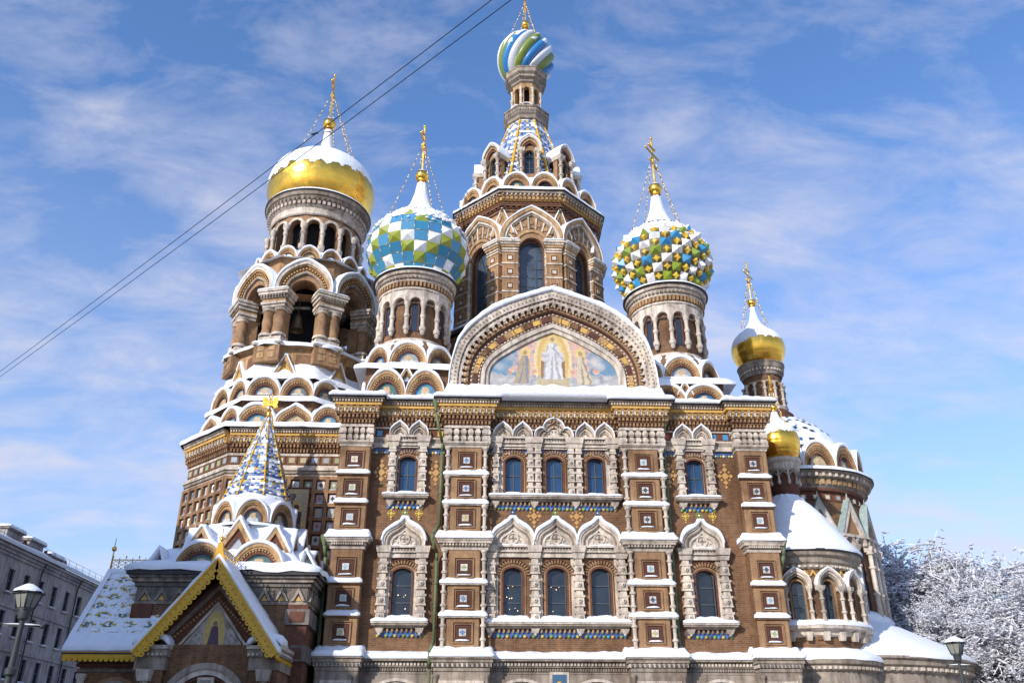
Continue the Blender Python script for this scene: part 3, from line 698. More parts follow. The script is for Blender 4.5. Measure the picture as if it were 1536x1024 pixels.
for x0, x1 in ((-9.9, -4.7), (-1.7, 7.7), (10.7, 15.9)):
    sub('cornice', church, lambda mb: cornice(mb, x0, x1, -.05, 23.05, 1.0, False, .3))
for x0, x1, inner in PIERS:
    sub('cornice', church, lambda mb: cornice(mb, x0+.05, x1-.05, PY-.02, 23.0, 1.0, True, .2))
def f(mb):                                                                     # flat roofs behind the cornices
    mb.box(-11.9, 17.9, .3, 25.6, 24.9, 25.2, 'roof_dark')
    snow_path(mb, [(-12.2, 25.15), (18.2, 25.15)], .35, 12, .35, .0, .3, step=.8)
sub('roof', church, f)
def pipe(pts, r=.105):
    def f(mb):
        for a, b in zip(pts, pts[1:]):
            mb.tube(a, b, r, r, 12, 'pipe'); mb.ball(b, r*1.02, 'pipe', 10, 6)
        n = int((pts[-2][2]-pts[-1][2])/1.6)+1
        for a, b in zip(pts, pts[1:]):
            L = abs(a[2]-b[2])
            if L > 3:
                for i in range(1, int(L/1.5)): z = a[2]-1.5*i; t = (a[2]-z)/(a[2]-b[2]); q = Vector(a).lerp(Vector(b), t); mb.tube(q+Vector((0,0,.05)), q-Vector((0,0,.05)), r*1.25, r*1.25, 12, 'pipe')
        x, y, z = pts[0]; mb.lathe([(r, z-.1), (r*1.3, z+.05), (r*2.4, z+.35), (r*2.5, z+.55), (r*2.2, z+.57)], 12, 'pipe', x, y)
    sub('downpipe', church, f)
pipe([(-5.45, -1.25, 24.3), (-5.45, -1.2, 23.9), (-4.95, -.45, 21.9), (-4.95, -.32, 21.3), (-4.95, -.32, 16.1), (-5.35, -1.0, 15.4), (-5.35, -1.25, 14.9), (-5.05, -.45, 14.2), (-5.05, -.32, 13.7), (-5.05, -.32, 8.6), (-5.25, -1.0, 7.9), (-5.25, -1.25, 7.5), (-5.25, -.75, 6.9), (-5.25, -.6, 0)])
pipe([(11.0, -1.2, 24.2), (11.0, -1.15, 23.8), (10.85, -.30, 22.4), (10.85, -.25, 0)], .11)
pipe([(18.35, -.9, 14.7), (18.3, -.8, 14.1), (18.2, .1, 13.0), (18.2, .15, 0)], .12)
pipe([(-12.55, -.6, 14.7), (-12.45, -.3, 13.9), (-12.45, .1, 13), (-12.45, .1, 0)], .12)

# ---------------------------------------------------------------- great gable with its mosaic
GO = [(-4.62, 25.2), (-4.62, 26.2), (-4.5, 27.74), (-4.22, 28.95), (-3.86, 30.0), (-2.74, 31.38), (-0.99, 32.65), (1.11, 33.50), (3.03, 34.12)]
GI = [(-1.74, 26.0), (-1.76, 26.6), (-1.74, 27.36), (-1.5, 28.0), (-0.96, 28.54), (0.68, 29.60), (2.07, 30.36), (3.03, 30.74)]
def smooth_half(p, n): 
    # rounded by two passes of corner cutting
    for _ in range(2):
        q = [p[0]]
        for a, b in zip(p, p[1:]): q += [(a[0]*.75+b[0]*.25, a[1]*.75+b[1]*.25), (a[0]*.25+b[0]*.75, a[1]*.25+b[1]*.75)]
        p = q+[p[-1]]
    return resample(p, n)
NG = 40
def mirror(h): return h+[(2*3.03-x, z) for x, z in h[-2::-1]]
go = mirror(smooth_half(GO, NG)); gi = mirror(smooth_half(GI, NG))
def gm(t): return [(a[0]*(1-t)+b[0]*t, a[1]*(1-t)+b[1]*t) for a, b in zip(gi, go)]
def f(mb):
    mb.band(gm(1.0), gm(.80), -1.05, 7, 'stone'); mb.band(gm(.80), gm(.76), -.86, .3, 'stone_grey'); mb.band(gm(.76), gm(.70), -.92, .3, 'stone')
    mb.band(gm(.70), gm(.58), -.66, .3, 'brick_dark'); mb.band(gm(.58), gm(.53), -.80, .3, 'brick_light'); mb.band(gm(.53), gm(.50), -.72, .3, 'wood_frame')
    mb.band(gm(.50), gm(.22), -.52, .3, 'brick_light'); mb.band(gm(.22), gm(.20), -.66, .3, 'wood_frame')
    mb.band(gm(.20), gm(.10), -.72, .3, 'stone'); mb.band(gm(.10), gm(.0), -.58, .3, 'stone')
    def along(t, n): return resample(gm(t), n)
    def blocks(t0, t1, n, y0, y1, m, fr=.5, alt=None):
        A = along(t0, n*2); B = along(t1, n*2)
        for i in range(n):
            a, b = A[2*i], A[2*i+1]; c, d = B[2*i+1], B[2*i]
            if fr != .5:
                k = fr; b = (a[0]+(A[min(2*n, 2*i+2)][0]-a[0])*k, a[1]+(A[min(2*n, 2*i+2)][1]-a[1])*k); c = (d[0]+(B[min(2*n, 2*i+2)][0]-d[0])*k, d[1]+(B[min(2*n, 2*i+2)][1]-d[1])*k)
            mm = alt[i % len(alt)] if alt else m
            mb.prism([a, b, c, d], y0, y1, mm)
    blocks(.66, .72, 44, -.90, -.6, 'stone'); blocks(.585, .66, 44, -.84, -.6, 'stone'); blocks(.765, .80, 70, -.93, -.8, 'stone')
    blocks(.86, .90, 80, -1.09, -1.0, 'stone_grey', .35); blocks(.95, .965, 60, -1.08, -1.0, 'stone_dark', .3)
    blocks(.43, .47, 60, -.60, -.5, 'stone'); blocks(.235, .265, 60, -.60, -.5, 'stone')
    blocks(.28, .41, 24, -.60, -.5, 'tan', .90, ['tan', 'brick_dark', 'ochre', 'tan', 'wood_frame'])
    blocks(.29, .40, 24, -.63, -.58, 'ochre', .7, ['ochre', 'wood_frame', 'tan', 'ochre', 'brick'])
    for x, z in along(.60, 88)[::2]: mb.ball((x, -.86, z), .13, 'tan', 8, 5)
    mb.prism([(x, z) for x, z in gm(.99)], 6.6, 6.9, 'brick')
g = sub('front_gable', church, f)
def gcol(x, z):                      # colours of a tesserae picture: pale enthroned figure in a golden glory, two kneeling figures, clouds
    u = (x-3.03)/4.7; v = (z-26.0)/4.75; n = nz(x*.9, z*1.3, 2.0); n2 = nz(x*2.5, z*3.0, 7.0)
    c = mixc(C('sky'), (.55, .55, .55), min(1, max(0, .25+n*1.6)))
    c = mixc(c, (.70, .42, .36), max(0, min(1, 1.3-abs(abs(u)-.40)*5+n2)))
    d = math.hypot(u/.30, (v-.50)/.60)
    if d < 1.0: c = (.66, .50, .17) if d < .86 else (.74, .64, .34)
    if d < .80 and d > .70: c = (.66, .38, .16)
    if d < .6: c = mixc((.72, .62, .32), (.68, .50, .2), .5+n2)
    if v < .20+.08*n2+.10*abs(u): c = mixc((.50, .50, .52), (.30, .33, .38), .5+n2*1.4)
    def fig(cx, z0, h, w, robe, shade, lean=0, halo=1):
        nonlocal c
        uu = u-cx-lean*(v-z0); vv = (v-z0)/h
        if halo and math.hypot(uu*4.7, (v-z0-h*.88)*4.75) < .40: c = (.70, .55, .20)
        if math.hypot(uu*4.7*1.2, (v-z0-h*.88)*4.75) < .20: c = (.38, .22, .15)
        if 0 < vv < .80:
            ww = w*(1-.45*vv) if vv < .45 else w*(.78-.42*(vv-.45)/.35*(vv-.45)/.35)
            if abs(uu) < ww: c = robe if math.sin(uu*52+vv*4*(1 if uu > 0 else -1)+n2*1.5) > -.45 else shade
    if abs(u) < .15 and .22 < v < .50 and abs(u) > .10: c = (.33, .20, .10)
    if v < .22 and abs(u) < .26: c = mixc((.50, .42, .24), (.42, .36, .27), .5+n2)
    if abs(u) < .19 and .22 < v < .52 and abs(u) > .12: c = (.20, .11, .06)
    fig(0, .20, .78, .16, (.66, .66, .68), (.36, .38, .45))
    if .50 < v < .66 and .06 < abs(u) < .18-.25*abs(v-.58): c = (.60, .60, .64) if n2 > -.1 else (.40, .41, .48)
    fig(-.50, .12, .60, .12, (.36, .29, .20), (.17, .20, .30), .12); fig(.50, .12, .60, .12, (.60, .52, .40), (.30, .25, .18), -.12)
    for q in (-.66, -.31, .31, .68):
        if math.hypot((u-q)*4.7, (v-.34)*4.75) < .24: c = (.62, .30, .22) if n2 > 0 else (.70, .48, .38)
    return mixc(c, (.40, .31, .19), .27)
def f(mb):
    vs = []; fs = []; cc = []; n = len(gi); rows = 46
    zb = 26.0
    # tesserae on a grid clipped to the inner outline
    def top(x):
        for a, b in zip(gi, gi[1:]):
            if a[0] <= x <= b[0] and b[0] > a[0]: return a[1]+(b[1]-a[1])*(x-a[0])/(b[0]-a[0])
        return zb
    nx = 150; xl, xr = -1.755, 7.815
    for i in range(nx):
        xa = xl+(xr-xl)*i/nx; xb = xl+(xr-xl)*(i+1)/nx; ta = max(top(xa), zb+.8); tb = max(top(xb), zb+.8)
        rows = max(6, int((ta-zb)/.064))
        for j in range(rows):
            k = len(vs); za0 = zb+(ta-zb)*j/rows; za1 = zb+(ta-zb)*(j+1)/rows; zb0 = zb+(tb-zb)*j/rows; zb1 = zb+(tb-zb)*(j+1)/rows
            vs += [(xa,-.42,za0),(xb,-.42,zb0),(xb,-.42,zb1),(xa,-.42,za1)]; fs.append((k,k+1,k+2,k+3)); cc.append(jit(gcol((xa+xb)/2, (za0+za1)/2), .10))
    mb.add(vs, fs, 'matte', cc)
sub('base', g, lambda mb: (mb.box(-4.7, 10.75, -.60, 3, 25.0, 26.0, 'stone_grey'), snow_strip(mb, -4.9, 10.95, -1.75, -.35, 25.1, .85, .0, .25)))
sub('mosaic', g, f, label='mosaic of a pale seated figure in a golden glory between two kneeling figures')
sub('snow', g, lambda mb: snow_path(mb, go, -1.05, 2.5, .44, .16, .3, zmin=.22))
def f(mb):
    mb.band(scal(go, 3.03, 25.0, .985), scal(go, 3.03, 25.0, .93), 2.4, 8.2, 'roof_dark')
    # cross gable roofs running back to the central tower
    for s in (-1, 1):
        mb.add([(3.03, 3, 34.3), (3.03, 9.5, 36.2), (3.03+s*6.6, 11, 31.0), (3.03+s*7.4, 4, 30.2)], [(0,1,2,3)], 'roof_dark')
        mb.add([(3.03+s*7.4, 4, 30.2), (3.03+s*6.6, 11, 31.0), (3.03+s*7.6, 11, 25), (3.03+s*7.6, 4, 25)], [(0,1,2,3)], 'brick')
sub('vault_roof', church, f, label='dark metal roof behind the great gable')

# ---------------------------------------------------------------- towers (built round their own axis, then placed)
def tower(name, x, y, fn, label=None):
    o = sub(name, church, fn, label=label); o.location = (x, y, 0); return o
def polyring(mb, n, levels, m, rot=0.0):
    mb.lathe([(a/math.cos(math.pi/n), z) for a, z in levels], n, m, smooth=False, rot=rot+math.pi/n)
def zig(mb, n, ap, z0, z1, m, w, y=0.06, rot=0):       # zigzag band on an n-sided drum
    for k in range(n):
        T0 = mb.T; mb.T = T0 @ ringT(0, 0, 2*math.pi*k/n+rot, ap); hw = ap*math.tan(math.pi/n)
        q = int(2*hw/w); e = 2*hw/q
        for i in range(q):
            a = -hw+e*i; mb.prism([(a, z0), (a+e/2, z1), (a+e, z0), (a+e*.8, z0), (a+e/2, z1-(z1-z0)*.45), (a+e*.2, z0)], -y, .05, m)
        mb.T = T0
ONION = [(2.75, 37.3), (3.15, 37.9), (3.6, 38.6), (4.12, 39.6), (4.36, 40.5), (4.28, 41.5), (3.92, 42.4), (3.35, 43.15), (2.6, 43.8), (1.85, 44.35), (1.25, 44.95), (.85, 45.7), (.55, 46.7), (.33, 48.1)]
def interp(prof, n):
    P = resample(prof, n*4); out = []
    for i in range(n+1):
        out.append(P[i*4])
    return out
def catmull(p, n):
    out = []
    q = [p[0]]+p+[p[-1]]
    for i in range(1, len(q)-2):
        for j in range(6):
            t = j/6; a, b, c, d = q[i-1], q[i], q[i+1], q[i+2]
            out.append(tuple(.5*((2*b[k])+(c[k]-a[k])*t+(2*a[k]-5*b[k]+4*c[k]-d[k])*t*t+(3*b[k]-a[k]-3*c[k]+d[k])*t**3) for k in (0, 1)))
    out.append(p[-1]); return resample(out, n)
def faceted(mb, prof, nrow, ncol, style, dz=0.0):
    P = catmull(prof, nrow); s0 = random.random()*9
    for j in range(nrow):
        (r0, z0), (r1, z1) = P[j], P[j+1]; L = math.hypot(r1-r0, z1-z0); nr, nzv = (z1-z0)/L, -(r1-r0)/L
        for k in range(ncol):
            a0 = 2*math.pi*k/ncol; a1 = 2*math.pi*(k+1)/ncol; am = (a0+a1)/2
            c = [(r0*math.sin(a0), -r0*math.cos(a0), z0), (r0*math.sin(a1), -r0*math.cos(a1), z0), (r1*math.sin(a1), -r1*math.cos(a1), z1), (r1*math.sin(a0), -r1*math.cos(a0), z1)]
            rm, zm = (r0+r1)/2, (z0+z1)/2; w = 2*math.pi*rm/ncol; q = min(w, L)
            snowf = (zm-41.3-dz)/1.5+nz(math.sin(am)*2.5, math.cos(am)*2.5+s0, zm*.7)*.9+nz(math.sin(am)*9, math.cos(am)*9, zm*3)*.5
            if style == 'blue':
                h = 0; col = jit(random.choice([C('sky'), (0.03, .20, .34), (.05, .25, .40)]), .12)
                ph = (k+ (j if (k//4) % 2 == 0 else -j)) % 6
                ph = (j+abs(k % 6-3)) % 4
                if ph == 0: col, h = jit(C('lime'), .2) if random.random() < .9 else C('green'), .30
                elif ph == 1 and (k+j) % 5: col, h = C('white'), .30
            else:
                if (j+k) % 2 == 0:
                    h = .62; z = (j//2+(k//2)) % 4; col = [C('white'), (.04, .27, .52), C('white'), (.22, .30, .03)][((k-j)//2 + j*2) % 4]; col = jit(col, .1)
                else: h = -1; col = jit((.66, .42, .04), .15)
            top = [Vector(x) for x in c]; ctr = sum(top, Vector())/4
            N = Vector((nr*math.sin(am), -nr*math.cos(am), nzv))
            def shade(cl, facing): return C('white') if (facing+snowf > 1.0) else cl
            if h > 0:
                ap = ctr+N*(h*q)
                for e in range(4):
                    mz = ((top[e]+top[(e+1) % 4])/2-ctr); fz = (N*1.0+mz.normalized()*.8).normalized().z
                    cc = shade(col, fz*1.05)
                    mb.add([top[e], top[(e+1) % 4], ap], [(0,1,2)], 'snow' if (cc == C('white') and snowf > .35) else 'tile', mixc(cc, (0,0,0), 0))
                if j < nrow and style == 'blue':
                    pass
            elif h == 0:
                cc = shade(col, N.z); mb.add(top, [(0,1,2,3)], 'snow' if cc == C('white') else 'tile', cc)
                for e in (0, 1):
                    a, b = top[e], top[e+1]; mb.tube(a+N*.01, b+N*.01, .018, .018, 4, 'gold_old')
            else:
                base = shade((.10, .09, .05), N.z); mb.add(top, [(0,1,2,3)], 'snow' if base == C('white') else 'tile', base)
                U = (top[1]-top[0]).normalized(); V = N.cross(U)
                ring = []
                for e in range(8):
                    t = math.pi/4*e; rr = q*(.48 if e % 2 == 0 else .27); ring.append(ctr+U*(rr*math.cos(t))+V*(rr*math.sin(t))+N*.10*q)
                cc = shade(col, N.z*.9); ring2 = [ctr+(p-ctr)*.62+N*.30*q for p in ring]; m_ = 'snow' if cc == C('white') else 'tile'
                mb.add(ring+ring2, [(e,(e+1) % 8,(e+1) % 8+8,e+8) for e in range(8)]+[tuple(range(8, 16))], m_, cc)
                mb.add([ctr+(p-ctr)*1.0-N*.1*q for p in ring]+ring, [(e,(e+1) % 8,(e+1) % 8+8,e+8) for e in range(8)], m_, cc)
def arcade(mb, n, ap, z0, zs_, z1, fr=.62, rev=.35, m='brick', trim='stone', rot=0.0, tr=.1, ths=None):
    w = 2*ap*math.tan(math.pi/n)
    for k in range(n):
        T0 = mb.T; mb.T = T0 @ ringT(0, 0, 2*math.pi*k/n+rot, ap)
        o = w*fr; wall(mb, -w/2, w/2, z0, z1, 0, [(0, o, z0+.05, zs_, o/2)], m, rev)
        a = arch(0, zs_, o/2, o/2, 0, 14); mb.band(arch(0, zs_, w*.495, w*.495, 0, 14), a, -tr, .02, trim)
        mb.T = T0
def dome_tower(x, y, dz, style, label):
    Z = lambda z: z+dz
    def f(mb):
        mb.box(-3.1, 3.1, -3.4, 3.4, 25, Z(28.6), 'brick'); polyring(mb, 8, [(3.15, Z(28.4)), (3.15, Z(30.6)), (2.7, Z(31.2))], 'brick')
        mb.lathe([(2.62, Z(30.6)), (2.62, Z(35.6))], 48, 'brick'); mb.lathe([(2.66, Z(31.1)), (2.78, Z(31.2)), (2.78, Z(31.45)), (2.66, Z(31.5))], 48, 'stone')
    t = tower('dome_tower', x, y, f, label)
    for fx, T in ((0, ringT(0, 0, 0, 4.0)), (1, ringT(0, 0, R(90), 3.35)), (2, ringT(0, 0, R(-90), 3.35)), (3, ringT(0, 0, R(180), 4.0))):
        for c in (-1.45, 1.45):
            sub('kokoshnik', t, lambda mb: kokoshnik(mb, c, 25.9, 1.46, Z(28.15)-25.9, 0, .7, .05, random.choice([0, 4, 2, 5]), .22), T)
        sub('gablet', t, lambda mb: gablet(mb, 0, Z(27.35), .62, 1.1, .04, .6, .14), T)
    def sn1(mb):
        snow_poly(mb, 4, [(4.0, Z(28.25)), (3.95, Z(28.5)), (3.45, Z(28.95)), (3.0, Z(29.0))], amp=.07)
        snow_poly(mb, 8, [(3.55, Z(28.9)), (3.5, Z(29.02)), (3.3, Z(29.0))], amp=.03)
        snow_ring(mb, [(3.35, Z(30.45)), (3.25, Z(30.75)), (2.9, Z(31.15)), (2.62, Z(31.35))], 64, amp=.05)
    sub('snow', t, sn1)
    for k in range(8):
        sub('kokoshnik', t, lambda mb: kokoshnik(mb, 0, Z(28.95), 1.42, 1.75, 0, .7, .05, [1, 5, 3, 0][k % 4], .24), ringT(0, 0, math.pi/4*k, 3.5))
    n = 14
    for k in range(n):
        a = 2*math.pi*(k+.5)/n+.1
        def col(mb):
            mb.lathe([(.001, Z(31.72)), (.12, Z(31.78)), (.20, Z(31.95)), (.16, Z(32.05)), (.26, Z(32.15)), (.27, Z(32.4)), (.17, Z(32.55)), (.16, Z(33.2)), (.22, Z(33.25)), (.22, Z(33.5)), (.16, Z(33.55)), (.15, Z(34.1)), (.2, Z(34.3)), (.26, Z(34.4)), (.26, Z(34.6))], 12, 'stone', 2.86*math.sin(a), -2.86*math.cos(a))
        sub('column', t, col)
    def arc(mb):
        w = 2*2.9*math.tan(math.pi/n)
        for k in range(n):
            T0 = mb.T; mb.T = T0 @ ringT(0, 0, 2*math.pi*k/n+.1, 2.9); zs_ = Z(34.55); o = w*.66
            wall(mb, -w/2, w/2, zs_-.0, Z(35.75), 0, [(0, o, zs_, zs_+.02, o/2)], 'stone', .35); mb.band(arch(0, zs_+.02, w*.5, w*.5, 0, 14), arch(0, zs_+.02, o/2, o/2, 0, 14), -.06, .02, 'stone')
            mb.T = T0
    sub('arcade', t, arc)
    for k in range(0, n, 2):
        def win(mb):
            a = arch(0, Z(34.25), .34, .34, 0, 12); a = [(a[0][0], Z(32.1))]+a+[(a[-1][0], Z(32.1))]
            b = arch(0, Z(34.25), .25, .25, 0, 12); b = [(b[0][0], Z(32.1))]+b+[(b[-1][0], Z(32.1))]
            mb.band(a, b, -.09, .1, 'brick_dark'); mb.prism(b, -.03, .05, 'glass')
        sub('window', t, win, ringT(0, 0, 2*math.pi*k/n+.1, 2.63))
    def cor(mb):
        mb.lathe([(2.95, Z(35.7)), (3.02, Z(35.75)), (3.02, Z(35.9))], 56, 'stone'); mb.lathe([(2.98, Z(35.9)), (3.06, Z(36.5))], 56, 'brick')
        mb.lathe([(3.08, Z(36.4)), (3.12, Z(36.5)), (3.16, Z(37.0)), (3.34, Z(37.05)), (3.38, Z(37.3)), (3.48, Z(37.35)), (3.48, Z(37.45)), (2.7, Z(37.5))], 56, 'stone')
        for k in range(60):
            a = 2*math.pi*k/60; T0 = mb.T; mb.T = T0 @ ringT(0, 0, a, 3.04)
            mb.box(-.07, .07, -.10, .1, Z(35.98), Z(36.40), 'tan'); mb.prism(arch(0, Z(36.62), .13, .24, 0, 6), -.22, .1, 'stone_grey'); mb.T = T0
        mb.lathe([(3.42, Z(37.28)), (3.56, Z(37.36)), (3.56, Z(37.42))], 56, 'roof_dark')
    sub('cornice', t, cor)
    prof = [(r*(1 if style == 'blue' else .93), Z(z)) for r, z in ONION]
    sub('dome', t, lambda mb: faceted(mb, prof, 14 if style == 'blue' else 17, 24 if style == 'blue' else 28, style, dz))
    def sn(mb):
        snow_ring(mb, [(3.56, Z(37.42)), (3.5, Z(37.56)), (2.85, Z(37.62))], 72, amp=.03)
        snow_ring(mb, [(1.95, Z(44.45)), (1.34, Z(45.0)), (.95, Z(45.75)), (.63, Z(46.75)), (.40, Z(48.1)), (.2, Z(48.2))], 26, amp=.10)
        rr = random.Random(5)
        for i in range(520):                      # clods of snow caught on the facets
            a = rr.uniform(0, 2*math.pi); j = rr.random()**.8; z = Z(41.6+3.6*j); P = catmull(prof, 60)
            r = min(P, key=lambda p: abs(p[1]-z))[0]
            T0 = mb.T; mb.T = T0 @ Matrix.Translation((r*math.sin(a)*1.01, -r*math.cos(a)*1.01, z)) @ Matrix.Rotation(a, 4, 'Z') @ Matrix.Diagonal((1, .7, .55, 1)); q = rr.uniform(.07, .24)
            mb.ball((0, 0, 0), q, 'snow', 8, 5); mb.T = T0
    sub('snow', t, sn)
    finish(t, Z(48.0), Z(48.95), .60, Z(49.6), 5.0 if style == 'blue' else 5.1, Z(43.5), 3.0, R(-8) if style == 'blue' else R(-38))
dome_tower(-7.9, 5, 0, 'blue', 'dome tower with turquoise onion dome crossed by green and white pyramids')
dome_tower(13.15, 5, -.85, 'knobbly', 'dome tower with knobbly white, blue, green and yellow onion dome')

# ---------------------------------------------------------------- central tower
def f(mb):
    for k in range(8):
        T0 = mb.T; mb.T = T0 @ ringT(0, 0, math.pi/4*k, 6.3); hw = 6.3*math.tan(math.pi/8)
        wall(mb, -hw, hw, 26, 48.2, 0, [(0, 2.1, 35.5, 42.55, 1.05)], 'brick_light', .9)
        mb.T = T0
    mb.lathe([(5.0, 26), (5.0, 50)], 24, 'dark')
ct = tower('central_tower', 2.0, 13, f, 'tall octagonal central tower under a tiled tent spire')
for k in range(8):
    T = ringT(0, 0, math.pi/4*k, 6.3)
    def win(mb):
        for q, y, m in ((1.22, -.10, 'tan'), (1.12, -.02, 'brick_dark')):
            a = [(-q, 35.5)]+arch(0, 42.55, q, q, 0, 18)+[(q, 35.5)]; b = [(-q+.12, 35.5)]+arch(0, 42.55, q-.12, q-.12, 0, 18)+[(q-.12, 35.5)]; mb.band(a, b, y, .3, m)
    w = sub('window', ct, win, T)
    def pn(mb):
        pane(mb, 0, 2.1, 35.5, 42.55, 1.05, .65, 'glass_pale', 3, 9, .05)
        a = [(-.45, 38)]+arch(0, 42.2, .45, .7, 0, 12)+[(.45, 38)]; mb.band(a, scal(a, 0, 40, .9, .96), .58, .64, 'window_frame')
    sub('pane', w, pn, T)
    def ar(mb):
        o = arch(0, 43.0, 2.85, 3.85, .42, 32)
        mb.band(o, scal(o, 0, 43.0, .88, .90), -.55, .2, 'tan'); mb.band(scal(o, 0, 43.0, .88, .90), scal(o, 0, 43.0, .80, .83), -.42, .2, 'stone')
        mb.band(scal(o, 0, 43.0, .80, .83), scal(o, 0, 43.0, .74, .78), -.30, .2, 'stone_grey'); mb.band(scal(o, 0, 43.0, .74, .78), scal(o, 0, 43.0, .52, .46), -.16, .2, 'brick_light')
        mb.band(arch(0, 42.6, 1.66, 1.85, 0, 22), arch(0, 42.6, 1.42, 1.55, 0, 22), -.36, .2, 'tan'); mb.band(arch(0, 42.6, 1.42, 1.55, 0, 22), arch(0, 42.6, 1.05, 1.05, 0, 22), -.24, .2, 'brick_light')
        A = resample(scal(o, 0, 43.0, .73, .77), 18); B = resample(arch(0, 42.75, 1.68, 1.80, 0, 22), 18)
        for i in range(1, 9):
            mb.prism([A[2*i], (A[2*i][0]*.6+A[2*i+1][0]*.4, A[2*i][1]*.6+A[2*i+1][1]*.4), (B[2*i][0]*.6+B[2*i+1][0]*.4, B[2*i][1]*.6+B[2*i+1][1]*.4), B[2*i]], -.28, .1, 'stone')
            if i < 9:
                cx_ = (A[2*i+1][0]+B[2*i+1][0])/2; cz_ = (A[2*i+1][1]+B[2*i+1][1])/2; mb.box(cx_-.17, cx_+.17, -.24, 0, cz_-.17, cz_+.17, 'tan')
        snow_path(mb, o, -.55, .9, .13, .06, .6, zmin=.10)
    sub('arch', ct, ar, T)
    def tri(mb):
        gablet(mb, 0, 44.0, 1.15, 3.0, -.25, .8, .12, 'tan'); mb.prism([(-.45, 44.2), (0, 45.6), (.45, 44.2)], -.12, .2, 'tile', (.20, .33, .30))
    sub('gablet', ct, tri, ringT(0, 0, math.pi/4*(k+.5), 6.62))
    def pil(mb):                                   # corner pier bent round the corner
        for s, rt in ((-1, R(22.5)), (1, R(-22.5))):
            T0 = mb.T; mb.T = T0 @ Matrix.Rotation(-s*R(22.5), 4, 'Z')
            x0, x1 = (0, 1.35) if s < 0 else (-1.35, 0)
            mb.box(x0, x1, -.50, .5, 26, 42.4, 'brick_light')
            c = (x0+x1)/2 
            for z in (36.6, 38.0, 39.4, 40.8, 42.0):
                if z < 41.5:
                    mb.box(c-.38, c+.38, -.53, -.4, z+.15, z+.95, 'tan'); mb.box(c-.28, c+.28, -.545, -.4, z+.25, z+.85, 'brick_dark'); mb.box(c-.17, c+.17, -.57, -.4, z+.38, z+.72, 'stone')
                mb.box(x0-.05, x1+.05, -.58, .4, z-.07, z+.06, 'stone')
            for z, d in ((42.2, .08), (42.4, .2), (42.62, .3), (42.84, .42)): mb.box(x0-d*.6, x1+d*.6, -.5-d, .4, z, z+.22, 'stone' if z != 42.4 else 'tan')
            n = 7
            for i in range(n): q = x0+(x1-x0)*(i+.5)/n; mb.box(q-.06, q+.06, -.82, -.6, 42.66, 42.80, 'stone_grey')
            snow_strip(mb, x0-.2, x1+.2, -.94, .2, 43.06, .10, .04, .4)
            mb.T = T0
    T2 = Matrix.Rotation(math.pi/4*(k+.5), 4, 'Z') @ Matrix.Translation((0, -6.82, 0))
    pl = sub('pier', ct, pil, T2)
    for s in (-1, 1):
        def cl(mb):
            for i in range(4): baluster(mb, s*1.30, -.22, 35.6+i*1.72, 35.6+(i+1)*1.72, .15, beads=1)
        sub('column', pl, cl, T)
    def cr(mb):
        hw = 6.3*math.tan(math.pi/8)
        for z0, z1, d, m in ((46.5, 46.7, .15, 'brick'), (47.0, 47.15, .30, 'brick'), (47.15, 47.45, .34, 'brick_dark'), (47.45, 47.85, .46, 'ochre'), (47.85, 48.1, .62, 'tan'), (48.1, 48.35, .80, 'stone_grey'), (48.35, 48.45, .95, 'roof_dark')):
            e = hw+d*math.tan(math.pi/8)-.002; mb.box(-e, e, -d, .4, z0, z1, m)
        n = 14; e = hw+.4*.414
        for i in range(n): c = -e+2*e*(i+.5)/n; mb.box(c-.12, c+.12, -.66, -.4, 47.5, 47.78, 'tan'); mb.ball((c, -.70, 47.98), .11, 'stone', 7, 5)
    cn = sub('cornice', ct, cr, T)
def f(mb):
    zig(mb, 8, 6.42, 46.72, 47.0, 'brick_dark', .5, .14)
    snow_poly(mb, 8, [(7.27, 48.40), (7.22, 48.66), (6.9, 48.95), (6.2, 49.2), (5.4, 50.9), (4.9, 51.3)], amp=.06)
    snow_poly(mb, 8, [(5.3, 51.0), (5.2, 51.2), (4.3, 51.4)], amp=.06)
sub('snow', ct, f)
for k in range(16):
    sub('kokoshnik', ct, lambda mb: kokoshnik(mb, (-1.30 if k % 2 else 1.30), 48.95, 1.26, 1.72, 0, .9, .0, [None, 2, 3, 5][k % 4], .22, teeth=False, m2='tan', inner=.60), ringT(0, 0, math.pi/4*(k//2), 6.55))
